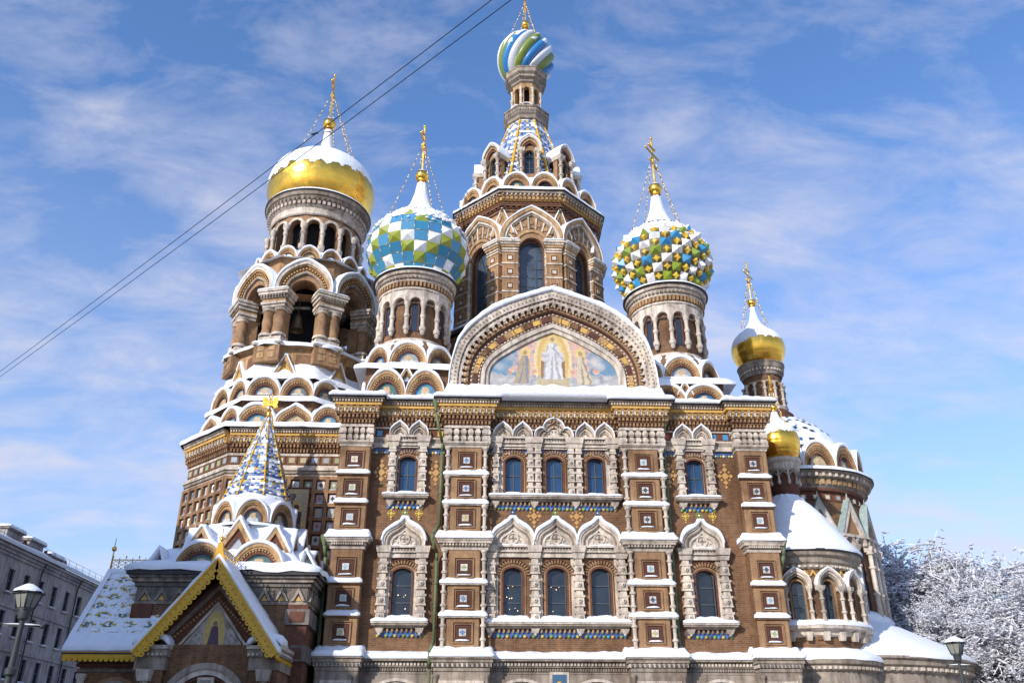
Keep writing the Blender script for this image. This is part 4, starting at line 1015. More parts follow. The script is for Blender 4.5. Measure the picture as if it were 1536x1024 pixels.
def tent(mb, n, a0, z0, a1, z1, rows, cols, rib=.16, pal=('tblue', 'twhite', 'tblue2'), sn=.46, gold='yellow'):
    for k in range(n):
        c0 = 2*math.pi*(k-.5)/n; c1 = 2*math.pi*(k+.5)/n; f_ = 1/math.cos(math.pi/n)
        def pt(u, v):
            a = (a0+(a1-a0)*v)*f_; return (a*(math.sin(c0)*(1-u)+math.sin(c1)*u), -a*(math.cos(c0)*(1-u)+math.cos(c1)*u), z0+(z1-z0)*v)
        vs = []; fs = []; cc = []
        for j in range(rows):
            for i in range(cols):
                q = len(vs); vs += [pt(i/cols, j/rows), pt((i+1)/cols, j/rows), pt((i+1)/cols, (j+1)/rows), pt(i/cols, (j+1)/rows)]; fs.append((q,q+1,q+2,q+3))
                s = nz(k*3.1+i*.4, j*.35, 1.0)+random.uniform(-.3, .3)
                c = C(pal[(i+j) % 2]) if (i+2*j) % 5 else C(pal[2])
                if i == cols//2 and j % 4 == 0: c = C('gold')
                if i in (0, cols-1) and j % 3 == 1: c = C('gold')
                if s > sn or j % 3 == 2 and s > -.1: c = (.84, .86, .90)
                cc.append(jit(c, .12))
        mb.add(vs, fs, 'tile', cc)
        for j in range(rows):
            a = Vector(pt(0, j/rows)); b = Vector(pt(0, (j+1)/rows)); mm = 'snow' if nz(k*2.0, j*.5, 4) > .12 else gold
            mb.tube(a, b, rib*(1-.5*j/rows), rib*(1-.5*(j+1)/rows), 6, mm)
        for j in range(0, rows, 2):
            for i in range(cols):
                p = Vector(pt((i+.5)/cols, (j+1)/rows)); out = Vector((p.x, p.y, 0)).normalized()
                mb.ball(p, .5*(2*a0*(1-j/rows)+.4)*math.tan(math.pi/n)/cols*.8, 'snow' if (i+j) % 2 else 'tile', 6, 4, .5, col=C('tblue'))
def f(mb): tent(mb, 8, 4.7, 51.0, 1.75, 61.2, 30, 7, .19)
sub('tent_roof', ct, f, label='octagonal tent roof of blue and white tiles with yellow ribs')
for k in range(8):
    T = ringT(0, 0, math.pi/4*k, 4.85)
    def dm(mb):
        wall(mb, -1.02, 1.02, 51.3, 55.2, 0, [(0, .95, 51.9, 54.2, .48)], 'brick_light', .5); mb.box(-1.02, 1.02, .5, 1.9, 51.3, 55.0, 'dark')
        mb.box(-1.02, -.98, 0, 1.8, 51.3, 55.1, 'brick_light'); mb.box(.98, 1.02, 0, 1.8, 51.3, 55.1, 'brick_light')
        for s in (-1, 1):
            baluster(mb, s*.82, -.30, 51.5, 54.2, .19, beads=2); mb.taper(s*.82-.3, s*.82+.3, -.58, 1.0, 54.15, 54.55, .06, 'stone')
            mb.box(s*.82-.28, s*.82+.28, -.5, 0, 51.2, 51.55, 'stone')
        o = arch(0, 54.5, 1.12, 1.75, .35, 20); mb.band(o, scal(o, 0, 54.5, .84), -.45, 1.2, 'stone'); mb.band(scal(o, 0, 54.5, .84), scal(o, 0, 54.5, .66), -.3, .8, 'tan'); mb.band(scal(o, 0, 54.5, .66), scal(o, 0, 54.5, .5), -.2, .5, 'brick_dark')
        mb.prism(scal(o, 0, 54.5, .98), 1.0, 1.9, 'roof_dark')
        snow_path(mb, o, -.45, 1.8, .16, .06, .4, zmin=.2)
        pane(mb, 0, .95, 51.9, 54.2, .48, .3, 'glass', 2, 4, .05)
    sub('dormer', ct, dm, T)
def f(mb):
    polyring(mb, 8, [(1.8, 61.0), (2.0, 61.1), (2.0, 61.5), (2.2, 61.7), (2.25, 62.3), (2.35, 62.35), (2.35, 62.5), (1.4, 62.55)], 'stone_grey')
    for k in range(8):
        T0 = mb.T; mb.T = T0 @ ringT(0, 0, math.pi/4*k, 1.75); kokoshnik(mb, 0, 62.5, .68, .78, 0, .5, 0, None, .06, teeth=False, m2='tan', n=12); mb.T = T0
        mb.T = T0 @ ringT(0, 0, math.pi/4*k, 2.25)
        for i in range(7): mb.box(-.85+i*.27, -.72+i*.27, -.06, .1, 61.85, 62.15, 'stone_grey')
        mb.T = T0
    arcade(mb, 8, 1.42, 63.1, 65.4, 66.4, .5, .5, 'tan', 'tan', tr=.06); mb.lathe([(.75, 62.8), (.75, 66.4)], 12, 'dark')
    for k in range(8):
        a = math.pi/4*(k+.5); baluster(mb, 1.62*math.sin(a), -1.62*math.cos(a), 63.2, 65.5, .13, beads=1)
    polyring(mb, 8, [(1.42, 66.2), (1.62, 66.35), (1.62, 66.55), (1.85, 66.7), (1.85, 67.1), (2.12, 67.3), (2.15, 67.75), (2.22, 67.8), (2.22, 67.9), (1.5, 67.95)], 'stone_grey')
    for k in range(8):
        T0 = mb.T; mb.T = T0 @ ringT(0, 0, math.pi/4*k, 1.85)
        for i in range(6): mb.prism(arch(-.68+i*.27, 66.75, .1, .25, 0, 6), -.1, .1, 'stone_grey')
        mb.T = T0
sub('lantern', ct, f)
def f(mb):
    prof = catmull([(1.75, 67.9), (2.35, 68.5), (2.78, 69.4), (2.95, 70.5), (2.85, 71.6), (2.40, 72.6), (1.65, 73.4), (.9, 74.0), (.4, 74.6)], 46); L = 15; per = 14; seg = L*per
    vs = []; fs = []; cc = []
    cyc = [(.62, .63, .66), (.20, .26, .04), (.03, .20, .48)]
    for j, (r, z) in enumerate(prof):
        v = j/46; tw = 1.9*v
        for k in range(seg):
            a = 2*math.pi*k/seg; q = (k % per)/per; s = abs(math.sin(math.pi*q)); rr = r*(1-.13+.19*s**.55*min(1, r/1.2)); b = a+tw
            vs.append((rr*math.sin(b), -rr*math.cos(b), z+.10*s))
    for j in range(46):
        for k in range(seg):
            fs.append((j*seg+k, j*seg+(k+1) % seg, (j+1)*seg+(k+1) % seg, (j+1)*seg+k)); c = cyc[(k//per) % 3]
            if j > 30+6*nz(k*.1, 0, 3) or (abs(q_ := (k % per)/per-.5) < .28 and j > 18 and nz(k*.11, j*.16, 3.3) > .12-.016*(j-18)): c = (.84, .86, .9)
            if k % per in (0, per-1): c = mixc(c, (.5, .5, .45), .3)
            cc.append(c)
    mb.add(vs, fs, 'tile', cc, True)
sub('dome', ct, f, label='swirled white, blue and green onion dome')
finish(ct, 74.5, 75.95, .48, 76.6, 4.6, 72.9, 2.2, R(-10), neck=.26)
def f(mb):
    mb.tube((6.3, -3.5, 37.0), (12.2, -7.3, 36.2), .11, .11, 8, 'roof_dark')
    for i in range(8): 
        a = R(-20+14*i); x, y = 7.4*math.sin(a), -7.4*math.cos(a); mb.tube((x, y, 35.6), (x, y, 37.3), .025, .025, 5, 'iron')
        b = R(-20+14*(i+1)); mb.tube((x, y, 37.25), (7.4*math.sin(b), -7.4*math.cos(b), 37.25), .025, .025, 5, 'iron')
sub('railing', ct, f)
def f(mb):
    snow_poly(mb, 8, [(8.3, 35.0), (8.2, 35.3), (7.0, 35.9), (6.2, 36.1)], amp=.1); snow_poly(mb, 8, [(8.35, 34.6), (8.3, 35.0), (6, 35.1)], amp=0, m='roof_dark'); snow_poly(mb, 8, [(8.0, 25), (8.0, 34.6)], amp=0, m='brick')
sub('parapet', ct, f)

# ---------------------------------------------------------------- bell tower
A_ = 7.35; H_ = A_*math.tan(math.pi/8)
def f(mb):
    P = [(-H_, -A_), (8.2, -A_), (8.2, A_), (-H_, A_), (-A_, H_), (-A_, -H_)]
    n = len(P); vs = [(x, y, 0) for x, y in P]+[(x, y, 24.9) for x, y in P]
    mb.add(vs, [(i, (i+1) % n, (i+1) % n+n, i+n) for i in range(n)]+[tuple(range(n, 2*n))], 'brick')
bt = tower('bell_tower', -18.5, 13, f, 'broad octagonal bell tower with coffered walls under a gilded dome')
faces = [(Matrix.Translation((0, -A_, 0)), -H_, 6.6), (ringT(0, 0, R(-45), A_), -H_, H_), (ringT(0, 0, R(-90), A_), -H_, H_), (ringT(0, 0, R(-135), A_), -H_, H_)]
for T, x0, x1 in faces:
    sub('cornice', bt, lambda mb: cornice(mb, x0, x1, 0, 22.9, 1.0, False, .3, snow=False), T)
    def cf(mb):
        for z, d in ((21.15, .10), (21.35, .22), (21.6, .32)): mb.box(x0-d*.41+.003, x1+d*.41-.003, -d, .05, z, z+.22, 'stone' if z != 21.35 else 'stone_grey')
        mb.box(x0-.02, x1+.02, -.06, .05, 21.82, 22.05, 'stone'); mb.box(x0-.02, x1+.02, -.04, .05, 22.05, 22.85, 'brick_dark'); mb.box(x0-.03, x1+.03, -.12, .05, 22.78, 22.92, 'stone')
        n = int((x1-x0)/.85)
        for i in range(n):
            c = x0+(x1-x0)*(i+.5)/n; mb.box(c-.36, c+.36, -.08, 0, 22.12, 22.74, 'brick'); mb.box(c-.22, c+.22, -.10, 0, 22.24, 22.64, 'tile', jit(random.choice([(.30,.31,.30), (.42,.34,.18), (.24,.27,.14), (.28,.36,.40), (.45,.41,.32)]), .25))
        n = int(round((x1-x0)/1.0)); q = (x1-x0)/n; rows = 12
        for i in range(n+1): mb.box(x0+q*i-.13, x0+q*i+.13, -.26, .02, 8, 21.15, 'brick_light')
        for j in range(rows+1): mb.box(x0, x1, -.24, .02, 21.15-j*1.04-.26, 21.15-j*1.04, 'brick_light')
        for i in range(n):
            for j in range(rows):
                c = x0+q*(i+.5); z = 21.15-.13-j*1.04-.52
                mb.box(c-.34, c+.34, -.05, 0, z-.36, z+.36, 'wood_frame'); mb.box(c-.27, c+.27, -.075, 0, z-.29, z+.29, 'tile', jit(random.choice([C('cream'), C('grey'), C('white'), (.25,.30,.33), (.26,.27,.16)]), .3))
                mb.prism([(c+.17*math.cos(a), z+.2*math.sin(a)) for a in [math.pi/2*e for e in range(4)]], -.09, 0, 'tile', jit(random.choice([C('gold'), C('red'), C('blue'), C('dark'), C('cream')]), .3))
                snow_strip(mb, c-.30, c+.30, -.18, 0, z-.38, .05, .01, .5)
    sub('coffered_panel', bt, cf, T)
def f(mb):                                         # tall mosaic between the coffers
    T0 = mb.T; mb.T = T0 @ Matrix.Translation((0, -A_, 0))
    mb.box(.2, 3.5, -.34, 0, 14.0, 20.25, 'brick_dark'); vs = []; fs = []; cc = []
    for i in range(40):
        for j in range(80):
            u = i/40*2-1; v = j/80; x0 = .32+3.06*i/40; z0 = 14.15+5.95*j/80; k = len(vs); e = 3.06/40; g_ = 5.95/80
            c = mixc((.62, .50, .24), (.44, .38, .26), .5+nz(u*2, v*5, 1))
            if math.hypot((u-.45)*1.3, (v-.75)*4) < .34: c = (.60, .46, .16)
            if math.hypot((u-.45)*1.3, (v-.75)*4) < .18: c = (.12, .07, .05)
            if v < .71 and abs(u-.45) < .40*(1.05-v*.6): c = (.07, .06, .08) if nz(u*3, v*9, 4) > -.1 else (.20, .17, .17)
            if .45 < v < .93 and abs(u-(.05+.9*abs(v-.80))) < .16+.22*max(0, v-.6): c = (.26, .22, .18) if nz(u*5, v*12, 2) > -.1 else (.14, .12, .12)
            vs += [(x0,-.36,z0),(x0+e,-.36,z0),(x0+e,-.36,z0+g_),(x0,-.36,z0+g_)]; fs.append((k,k+1,k+2,k+3)); cc.append(jit(c, .15))
    mb.add(vs, fs, 'matte', cc); mb.T = T0
sub('mosaic', bt, f)
def f(mb):
    P = [(-H_, -A_), (8.2, -A_), (8.2, A_), (-H_, A_), (-A_, H_), (-A_, -H_)]
    def ring(d, z):
        out = []
        for i, (x, y) in enumerate(P):
            k = (A_+d)/A_; out += [(x*k if x < 8 else x, y*k)]
        return out
    lv = [(1.0, 24.85), (1.05, 25.05), (.95, 25.25), (.1, 25.42), (-.5, 25.5), (-1.3, 27.3)]
    R_ = []
    for d, z in lv:
        q = ring(d, z); q2 = []
        for a, b in zip(q, q[1:]+q[:1]):
            for t in range(16):
                u = t/16; x = a[0]+(b[0]-a[0])*u; y = a[1]+(b[1]-a[1])*u; q2.append((x+.05*nz(x, y, z), y+.06*nz(x*2, y, z), z+.07*nz(x*.9, y*.9, z)))
        R_.append(q2)
    n = len(R_[0]); vs = [p for r in R_ for p in r]
    mb.add(vs, [(j*n+i, j*n+(i+1) % n, (j+1)*n+(i+1) % n, (j+1)*n+i) for j in range(len(lv)-1) for i in range(n)], 'snow', smooth=True)
    snow_poly(mb, 8, [(6.9, 27.55), (6.92, 27.9), (6.6, 28.12), (6.3, 28.2)], amp=.06); snow_poly(mb, 8, [(6.5, 29.7), (6.2, 30.2), (5.9, 30.5), (5.6, 31.6)], amp=.1)
    snow_poly(mb, 8, [(6.35, 32.75), (6.4, 32.95), (6.2, 33.15), (4.5, 33.3)], amp=.07, rot=R(8))
    snow_poly(mb, 8, [(6.3, 41.3), (5.9, 41.5), (5.1, 41.65), (4.7, 41.9), (4.6, 42.6), (4.35, 43.15)], amp=.08, rot=R(8))
sub('snow', bt, f)
def f(mb):
    polyring(mb, 8, [(6.3, 25), (6.3, 28.3)], 'brick'); polyring(mb, 8, [(5.7, 28), (5.7, 32.2)], 'brick'); polyring(mb, 8, [(5.75, 31.2), (5.75, 32.7), (5.95, 32.8), (6.2, 32.95), (3.5, 33.0)], 'tan', R(8))
sub('drum', bt, f)
for k in range(8):
    for c in (-1.5, 1.5):
        if k in (1, 2) : continue
        sub('kokoshnik', bt, lambda mb: kokoshnik(mb, c, 25.45, 1.48, 1.75, 0, .9, .55 if (k % 2 == 0) == (c > 0) else .0, [4, 3, 0, 2][(k+(c > 0)) % 4], .26), ringT(0, 0, math.pi/4*k, 7.0))
    for c in (-1.35, 1.35):
        sub('kokoshnik', bt, lambda mb: kokoshnik(mb, c, 28.15, 1.34, 1.62, 0, .9, .0, [1, 5, 1, 3][(k+(c > 0)) % 4], .26), ringT(0, 0, math.pi/4*k, 6.5))
    sub('gablet', bt, lambda mb: gablet(mb, 0, 29.8, 1.15, 2.35, 0, 1.0, .2, 'ochre'), ringT(0, 0, math.pi/4*k, 6.0))
for c in (4.1, 6.6): sub('kokoshnik', bt, lambda mb: kokoshnik(mb, c, 25.45, 1.25, 1.6, 0, .9, 0, 4, .26), ringT(0, 0, 0, 7.0))
BR = R(8)
for k in range(8):
    a = math.pi/4*(k+.5)+BR; T = Matrix.Rotation(a, 4, 'Z') @ Matrix.Translation((0, -5.75, 0))
    def pier(mb):
        mb.box(-.75, .75, -.15, 1.2, 33, 36.5, 'brick_light')
        mb.taper(-1.15, 1.15, -.75, 1.2, 31.3, 32.9, 0, 'brick_light')
        for z in (31.6, 32.25): 
            for c in (-.5, .5): mb.box(c-.3, c+.3, -.79, -.6, z, z+.5, 'tan')
        mb.box(-1.3, 1.3, -.9, 1.2, 32.85, 33.0, 'stone')
        for z, d in ((33.0, 0), (33.35, -.08), (33.65, -.16)): mb.box(-1.1-d, 1.1+d, -.62-d, .9, z, z+.3, 'stone')
        snow_strip(mb, -1.3, 1.3, -.9, .0, 33.0, .22, .06, .5)
        for z, d in ((36.45, 0), (36.7, .12), (36.95, .05), (37.25, .16), (37.55, .32), (37.8, .42)): mb.box(-1.02-d, 1.02+d, -.58-d, .9, z, z+.24, 'stone' if z not in (36.95, ) else 'tan')
        n = 9
        for i in range(n): c = -1.2+2.4*(i+.5)/n; mb.box(c-.07, c+.07, -.92, -.7, 37.32, 37.5, 'stone_grey')
        snow_strip(mb, -1.4, 1.4, -1.0, 0, 38.03, .10, .04, .4)
    p_ = sub('pier', bt, pier, T)
    for c in (-.55, .55):
        def col(mb):
            def rf(a, z): return 1+.07*math.sin(3*a+z*5.5)
            zs_ = [33.9+i*.1 for i in range(26)]
            mb.lathe([(.62, 33.75), (.66, 33.85), (.62, 33.98), (.52, 34.0)], 20, 'stone', c, -.10)
            mb.lathe([(.46, z) for z in zs_], 24, 'brick_light', c, -.10, rf=rf); mb.lathe([(.50, 36.1), (.58, 36.2), (.5, 36.3), (.62, 36.45), (.62, 36.5)], 20, 'stone', c, -.10)
        sub('column', p_, col, T)
    T = ringT(0, 0, math.pi/4*k+BR, 5.6)
    def ar(mb):
        hw = 5.6*math.tan(math.pi/8)
        wall(mb, -hw, hw, 38.0, 41.6, 0, [(0, 2.5, 38.0, 38.02, 1.25)], 'brick_light', 1.3)
        o = arch(0, 38.05, 2.42, 3.0, .30, 28); mb.band(o, scal(o, 0, 38.05, .88), -.75, .6, 'stone'); mb.band(scal(o, 0, 38.05, .88), scal(o, 0, 38.05, .83), -.62, .4, 'tan'); mb.band(scal(o, 0, 38.05, .83), scal(o, 0, 38.05, .66), -.45, .4, 'tan')
        mb.band(scal(o, 0, 38.05, .66), scal(o, 0, 38.05, .60), -.50, .3, 'stone_grey'); mb.band(scal(o, 0, 38.05, .60), arch(0, 38.05, 1.22, 1.22, 0, 28), -.28, .3, 'brick_light')
        t = resample(scal(o, 0, 38.05, .745), 22)
        for x, z in t[1:-1]: mb.box(x-.10, x+.10, -.53, -.4, z-.10, z+.10, 'brick_dark'); mb.box(x-.06, x+.06, -.56, -.4, z-.06, z+.06, 'ochre')
        snow_path(mb, o, -.75, 1.2, .28, .1, .35, zmin=.12)
    sub('arch', bt, ar, T)
    sub('gablet', bt, lambda mb: gablet(mb, 0, 40.6, .8, 1.5, 0, .9, .1, 'tan'), ringT(0, 0, math.pi/4*(k+.5)+BR, 5.55))
def f(mb):
    mb.lathe([(3.0, 33), (3.0, 41.5)], 16, 'dark'); mb.lathe([(5.3, 41.3), (4.0, 41.4)], 24, 'roof_dark')  # added black cylinder: the belfry's inner shade put in by colour
    mb.lathe([(4.6, 40.6), (4.6, 42.5), (4.3, 43.0)], 32, 'brick_light')
sub('core', bt, f)
for a in (R(2), R(-40), R(48)):
    def f(mb):
        x, y = 4.1*math.sin(a), -4.1*math.cos(a)
        mb.lathe([(.62, 35.2), (.52, 35.4), (.40, 36.0), (.34, 36.5), (.12, 36.8), (.05, 36.85)], 20, 'bronze', x, y); mb.tube((x, y, 36.8), (x, y, 41), .05, .05, 6, 'iron')
        mb.box(x-1.0, x+1.0, y-.08, y+.08, 37.3, 37.5, 'stone_grey')
    sub('bell', bt, f)
for k in range(16):
    sub('kokoshnik', bt, lambda mb: kokoshnik(mb, 0, 41.75, 1.0, 1.38, 0, .8, .1, [3, 5, 1][k % 3], .16, teeth=False, m2='tan', n=16), ringT(0, 0, 2*math.pi*k/16+BR, 5.2))
def f(mb):
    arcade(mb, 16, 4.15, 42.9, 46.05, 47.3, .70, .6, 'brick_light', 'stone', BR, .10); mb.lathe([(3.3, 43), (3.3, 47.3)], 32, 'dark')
sub('arcade', bt, f)
for k in range(16):
    a = 2*math.pi*(k+.5)/16+BR
    def col(mb):
        mb.lathe([(.001, 43.1), (.16, 43.2), (.30, 43.35), (.32, 43.75), (.22, 43.85), (.18, 44.2), (.17, 44.9), (.24, 45.0), (.24, 45.25), (.17, 45.3), (.2, 45.5), (.32, 45.75), (.32, 46.05), (.2, 46.1)], 12, 'stone', 4.42*math.sin(a), -4.42*math.cos(a))
    sub('column', bt, col)
def f(mb):
    mb.lathe([(4.3, 47.1), (4.42, 47.2), (4.42, 47.4), (4.36, 47.45), (4.36, 47.9), (4.5, 48.0), (4.6, 48.1)], 64, 'stone'); mb.lathe([(4.6, 48.1), (4.6, 48.55)], 64, 'brick')
    mb.lathe([(4.62, 48.5), (4.72, 48.6), (4.75, 48.95), (4.9, 49.05), (4.95, 49.35), (5.02, 49.4)], 64, 'stone_grey'); mb.lathe([(5.02, 49.4), (5.1, 49.45), (5.1, 49.52), (4.2, 49.55)], 64, 'roof_dark')
    for k in range(64):
        T0 = mb.T; mb.T = T0 @ ringT(0, 0, 2*math.pi*k/64, 4.6); mb.box(-.13, .13, -.16, .1, 48.12, 48.45, 'stone'); mb.box(-.07, .07, -.22, .1, 48.62, 48.85, 'stone_dark'); mb.T = T0
sub('cornice', bt, f)
GD = [(4.2, 49.5), (4.75, 50.3), (5.1, 51.3), (5.22, 52.3), (5.08, 53.3), (4.68, 54.3), (4.0, 55.15), (3.15, 55.85), (2.2, 56.45), (1.4, 56.95), (.85, 57.5), (.58, 58.2), (.42, 59.3), (.36, 60.3)]
def gold_dome(mb, prof, panels=24):
    P = catmull(prof, 60); seg = panels*4; vs = []
    for j, (r, z) in enumerate(P):
        for k in range(seg):
            a = 2*math.pi*k/seg; q = r*(1+.004*nz(k//4*3.7, j//9*2.9, 0)*min(1, r/2)+.0035*nz(math.sin(a)*7, math.cos(a)*7, z*1.3)); q -= .022 if k % 4 == 0 and r > 1 else 0; q -= .02 if j % 9 == 0 and r > 1 else 0
            vs.append((q*math.sin(a), -q*math.cos(a), z))
    mb.add(vs, [(j*seg+k, j*seg+(k+1) % seg, (j+1)*seg+(k+1) % seg, (j+1)*seg+k) for j in range(60) for k in range(seg)], 'gold', smooth=True)
def dome_snow(mb, prof, zlo, amp, th=.1, tilt=0.0):
    P = catmull(prof, 90); ztop = P[-1][1]; seg = 220; n = 26; vs = []
    for k in range(seg):
        a = 2*math.pi*k/seg; lo = zlo+amp*.9*nz(math.sin(a)*1.1, math.cos(a)*1.1, 2)+amp*.35*nz(math.sin(a)*7, math.cos(a)*7, 5)+amp*.5*nz(math.sin(a)*26, math.cos(a)*26, 5)+tilt*math.sin(a)
        for j in range(n+1):
            z = lo+(ztop-lo)*(j/n)**.9; r = next((p[0]+(q[0]-p[0])*(z-p[1])/max(1e-6, q[1]-p[1]) for p, q in zip(P, P[1:]) if p[1] <= z <= q[1]+1e-9), P[-1][0])
            t = th*min(1, j/5)*(1+.4*nz(math.sin(a)*3*r, math.cos(a)*3*r, z))-.01*(j == 0); vs.append(((r+t)*math.sin(a), -(r+t)*math.cos(a), z+t*.4))
    mb.add(vs, [(k*(n+1)+j, ((k+1) % seg)*(n+1)+j, ((k+1) % seg)*(n+1)+j+1, k*(n+1)+j+1) for k in range(seg) for j in range(n)], 'snow', smooth=True)
dm = sub('dome', bt, lambda mb: gold_dome(mb, GD), label='gilded onion dome half covered with snow')
sub('snow', bt, lambda mb: (dome_snow(mb, GD, 52.45, .38, .045, .35), snow_ring(mb, [(5.1, 49.52), (5.0, 49.7), (4.5, 49.75)], 80, amp=.03)))
finish(bt, 60.2, 61.2, .66, 61.95, 5.9, 55.6, 3.2, R(3), neck=.28)
for k in range(2): sub('chain', bt, lambda mb: chain(mb, (0, 0, 65.5), (3.4*math.sin(R(60+30*k)), -3.4*math.cos(R(60+30*k)), 55.5)))

# ---------------------------------------------------------------- east end
def f(mb):
    mb.lathe([(2.5, 24), (2.3, 29.2), (1.9, 29.6)], 40, 'brick_dark'); mb.lathe([(1.55, 29.4), (1.55, 33.2)], 32, 'brick'); mb.lathe([(1.75, 29.5), (1.9, 29.6), (1.9, 29.9), (1.7, 30)], 32, 'stone')
    arcade(mb, 12, 1.6, 30.0, 32.0, 33.0, .55, .25, 'brick', 'tan', tr=.05)
et = tower('apse_tower', 23.4, 13, f, 'slender drum with small gilded onion dome over the main apse')
for k in range(12):
    a = 2*math.pi*(k+.5)/12; sub('column', et, lambda mb: baluster(mb, 1.75*math.sin(a), -1.75*math.cos(a), 29.9, 32.2, .14, beads=2))
def f(mb):
    mb.lathe([(1.7, 32.9), (1.8, 33.0), (1.8, 33.4), (2.0, 33.6), (2.05, 34.0), (2.12, 34.05), (2.12, 34.15), (1.6, 34.2)], 40, 'stone_grey')
    for k in range(36): T0 = mb.T; mb.T = T0 @ ringT(0, 0, 2*math.pi*k/36, 1.82); mb.box(-.08, .08, -.14, .1, 33.3, 33.5, 'stone'); mb.T = T0
sub('cornice', et, f)
G2 = [(1.6, 34.15), (2.05, 34.7), (2.33, 35.35), (2.42, 36.1), (2.22, 36.85), (1.75, 37.45), (1.15, 37.95), (.65, 38.6), (.35, 39.4), (.2, 40.5)]
sub('dome', et, lambda mb: gold_dome(mb, G2, 18), label='small gilded onion dome with snow on its crown'); sub('snow', et, lambda mb: dome_snow(mb, G2, 36.3, .25, .04, .12))
finish(et, 40.4, 41.0, .42, 41.5, 3.9, 37.9, 1.7, R(-40), neck=.16)

def f(mb):
    mb.lathe([(5.6, 8), (5.6, 20.8)], 48, 'brick'); mb.lathe([(5.9, 8), (6.1, 11.0), (6.3, 11.2), (5.6, 11.3)], 48, 'stone_grey')
    mb.lathe([(5.6, 17.0), (5.75, 17.1), (5.75, 17.3), (5.6, 17.35)], 48, 'stone'); mb.lathe([(5.62, 20.2), (5.62, 20.9), (5.9, 21.0), (5.9, 21.2)], 56, 'brick_dark')
    mb.lathe([(5.9, 21.2), (6.1, 21.4), (6.1, 21.9), (6.45, 22.0), (6.5, 22.3), (6.75, 22.4)], 64, 'stone_grey'); mb.lathe([(6.75, 22.4), (6.85, 22.45), (6.85, 22.55), (5.5, 22.6)], 64, 'roof_dark')
    for k in range(72):
        T0 = mb.T; mb.T = T0 @ ringT(0, 0, 2*math.pi*k/72, 6.08); mb.box(-.16, .16, -.14, .1, 21.45, 21.85, 'tan'); mb.box(-.10, .10, -.5, .1, 22.02, 22.28, 'stone'); mb.T = T0
    for k in range(36):
        T0 = mb.T; mb.T = T0 @ ringT(0, 0, 2*math.pi*k/36, 5.62); mb.box(-.28, .28, -.06, .1, 20.28, 20.78, 'brick'); mb.box(-.17, .17, -.08, .1, 20.38, 20.68, 'tile', jit(C(random.choice(['cream', 'grey', 'white'])))); mb.T = T0
ma = tower('main_apse', 24.4, 13, f, 'round main apse with gabled dormers, tall columns and a ring of arched niches')
for k in range(14):
    a = 2*math.pi*k/14
    T = ringT(0, 0, a, 5.7)
    def gb(mb):
        for c in (-.62, .62):
            o = arch(c, 16.8, .62, .8, 0, 14); mb.band(o, scal(o, c, 16.8, .72), -.5, .3, 'stone')
        o = [(-1.25, 17.5), (0, 20.3), (1.25, 17.5)]; mb.band(o, [(-.9, 17.5), (0, 19.5), (.9, 17.5)], -.45, .3, 'stone'); mb.prism([(-.9, 17.5), (0, 19.5), (.9, 17.5)], -.25, .3, 'brick_light')
        mb.box(-1.3, 1.3, -.55, .3, 17.35, 17.55, 'stone'); mb.tube((0, -.3, 20.2), (0, -.3, 20.9), .1, .03, 6, 'stone')
        mb.band(scal(o, 0, 17.5, 1.06), o, -.50, .6, 'copper')
    sub('gable', ma, gb, T)
    def cl(mb):
        w = 5.7*math.tan(math.pi/14)
        for x in (-w+.14, -.0):
            mb.tube((x, -.35, 11.2), (x, -.35, 16.2), .20, .17, 12, 'stone')
            for z in (11.3, 13.2, 15.2, 16.3): mb.lathe([(.18, z-.12), (.28, z-.08), (.28, z+.08), (.18, z+.12)], 12, 'stone', x, -.35)
            mb.taper(x-.22, x+.22, -.6, 0, 16.4, 16.8, .08, 'stone')
    sub('column', ma, cl, T)
    def wn(mb):
        w = 5.7*math.tan(math.pi/14)*.5
        a_ = [(w-.40, 12)]+arch(w, 15.2, .40, .45, 0, 12)+[(w+.40, 12)]; b_ = [(w-.28, 12)]+arch(w, 15.2, .28, .33, 0, 12)+[(w+.28, 12)]; mb.band(a_, b_, -.12, .1, 'brick_dark'); mb.prism(b_, -.02, .1, 'glass')
    sub('window', ma, wn, T)
    sub('kokoshnik', ma, lambda mb: kokoshnik(mb, 0, 22.75, 1.36, 2.25, 0, 1.0, .0, [3, 5, 2][k % 3], .24, inner=.6), ringT(0, 0, a+.1, 6.05))
def f(mb):
    vs = []; fs = []; cc = []; seg = 56; P = catmull([(5.3, 22.9), (5.2, 24.6), (4.6, 26.2), (3.5, 27.6), (2.3, 28.6)], 18)
    mb.lathe([(5.3, 22.5), (5.2, 24.0)], 48, 'brick')
    for j in range(18):
        for k in range(seg):
            q = len(vs)
            for jj, kk in ((j, k), (j, k+1), (j+1, k+1), (j+1, k)): r, z = P[jj]; a = 2*math.pi*kk/seg; vs.append((r*math.sin(a), -r*math.cos(a), z))
            fs.append((q,q+1,q+2,q+3)); s = nz(math.sin(6.28*k/seg)*3, math.cos(6.28*k/seg)*3, j*.3)+random.uniform(-.25, .25)
            c = C('dark') if (k+j) % 4 == 0 else C('blue') if (k-j) % 4 == 0 else (.84, .86, .9); c = (.84, .86, .9) if s > .12 else c; cc.append(jit(c, .1))
    mb.add(vs, fs, 'tile', cc)
sub('dome', ma, f, label='low tiled half dome under patchy snow')
def f(mb):
    snow_ring(mb, [(6.88, 22.5), (6.85, 22.7), (6.3, 22.95), (5.9, 23.0)], 90, amp=.04); snow_ring(mb, [(6.4, 11.1), (6.5, 11.3), (6.1, 11.75), (5.55, 12.0)], 90, amp=.05)
sub('snow', ma, f)
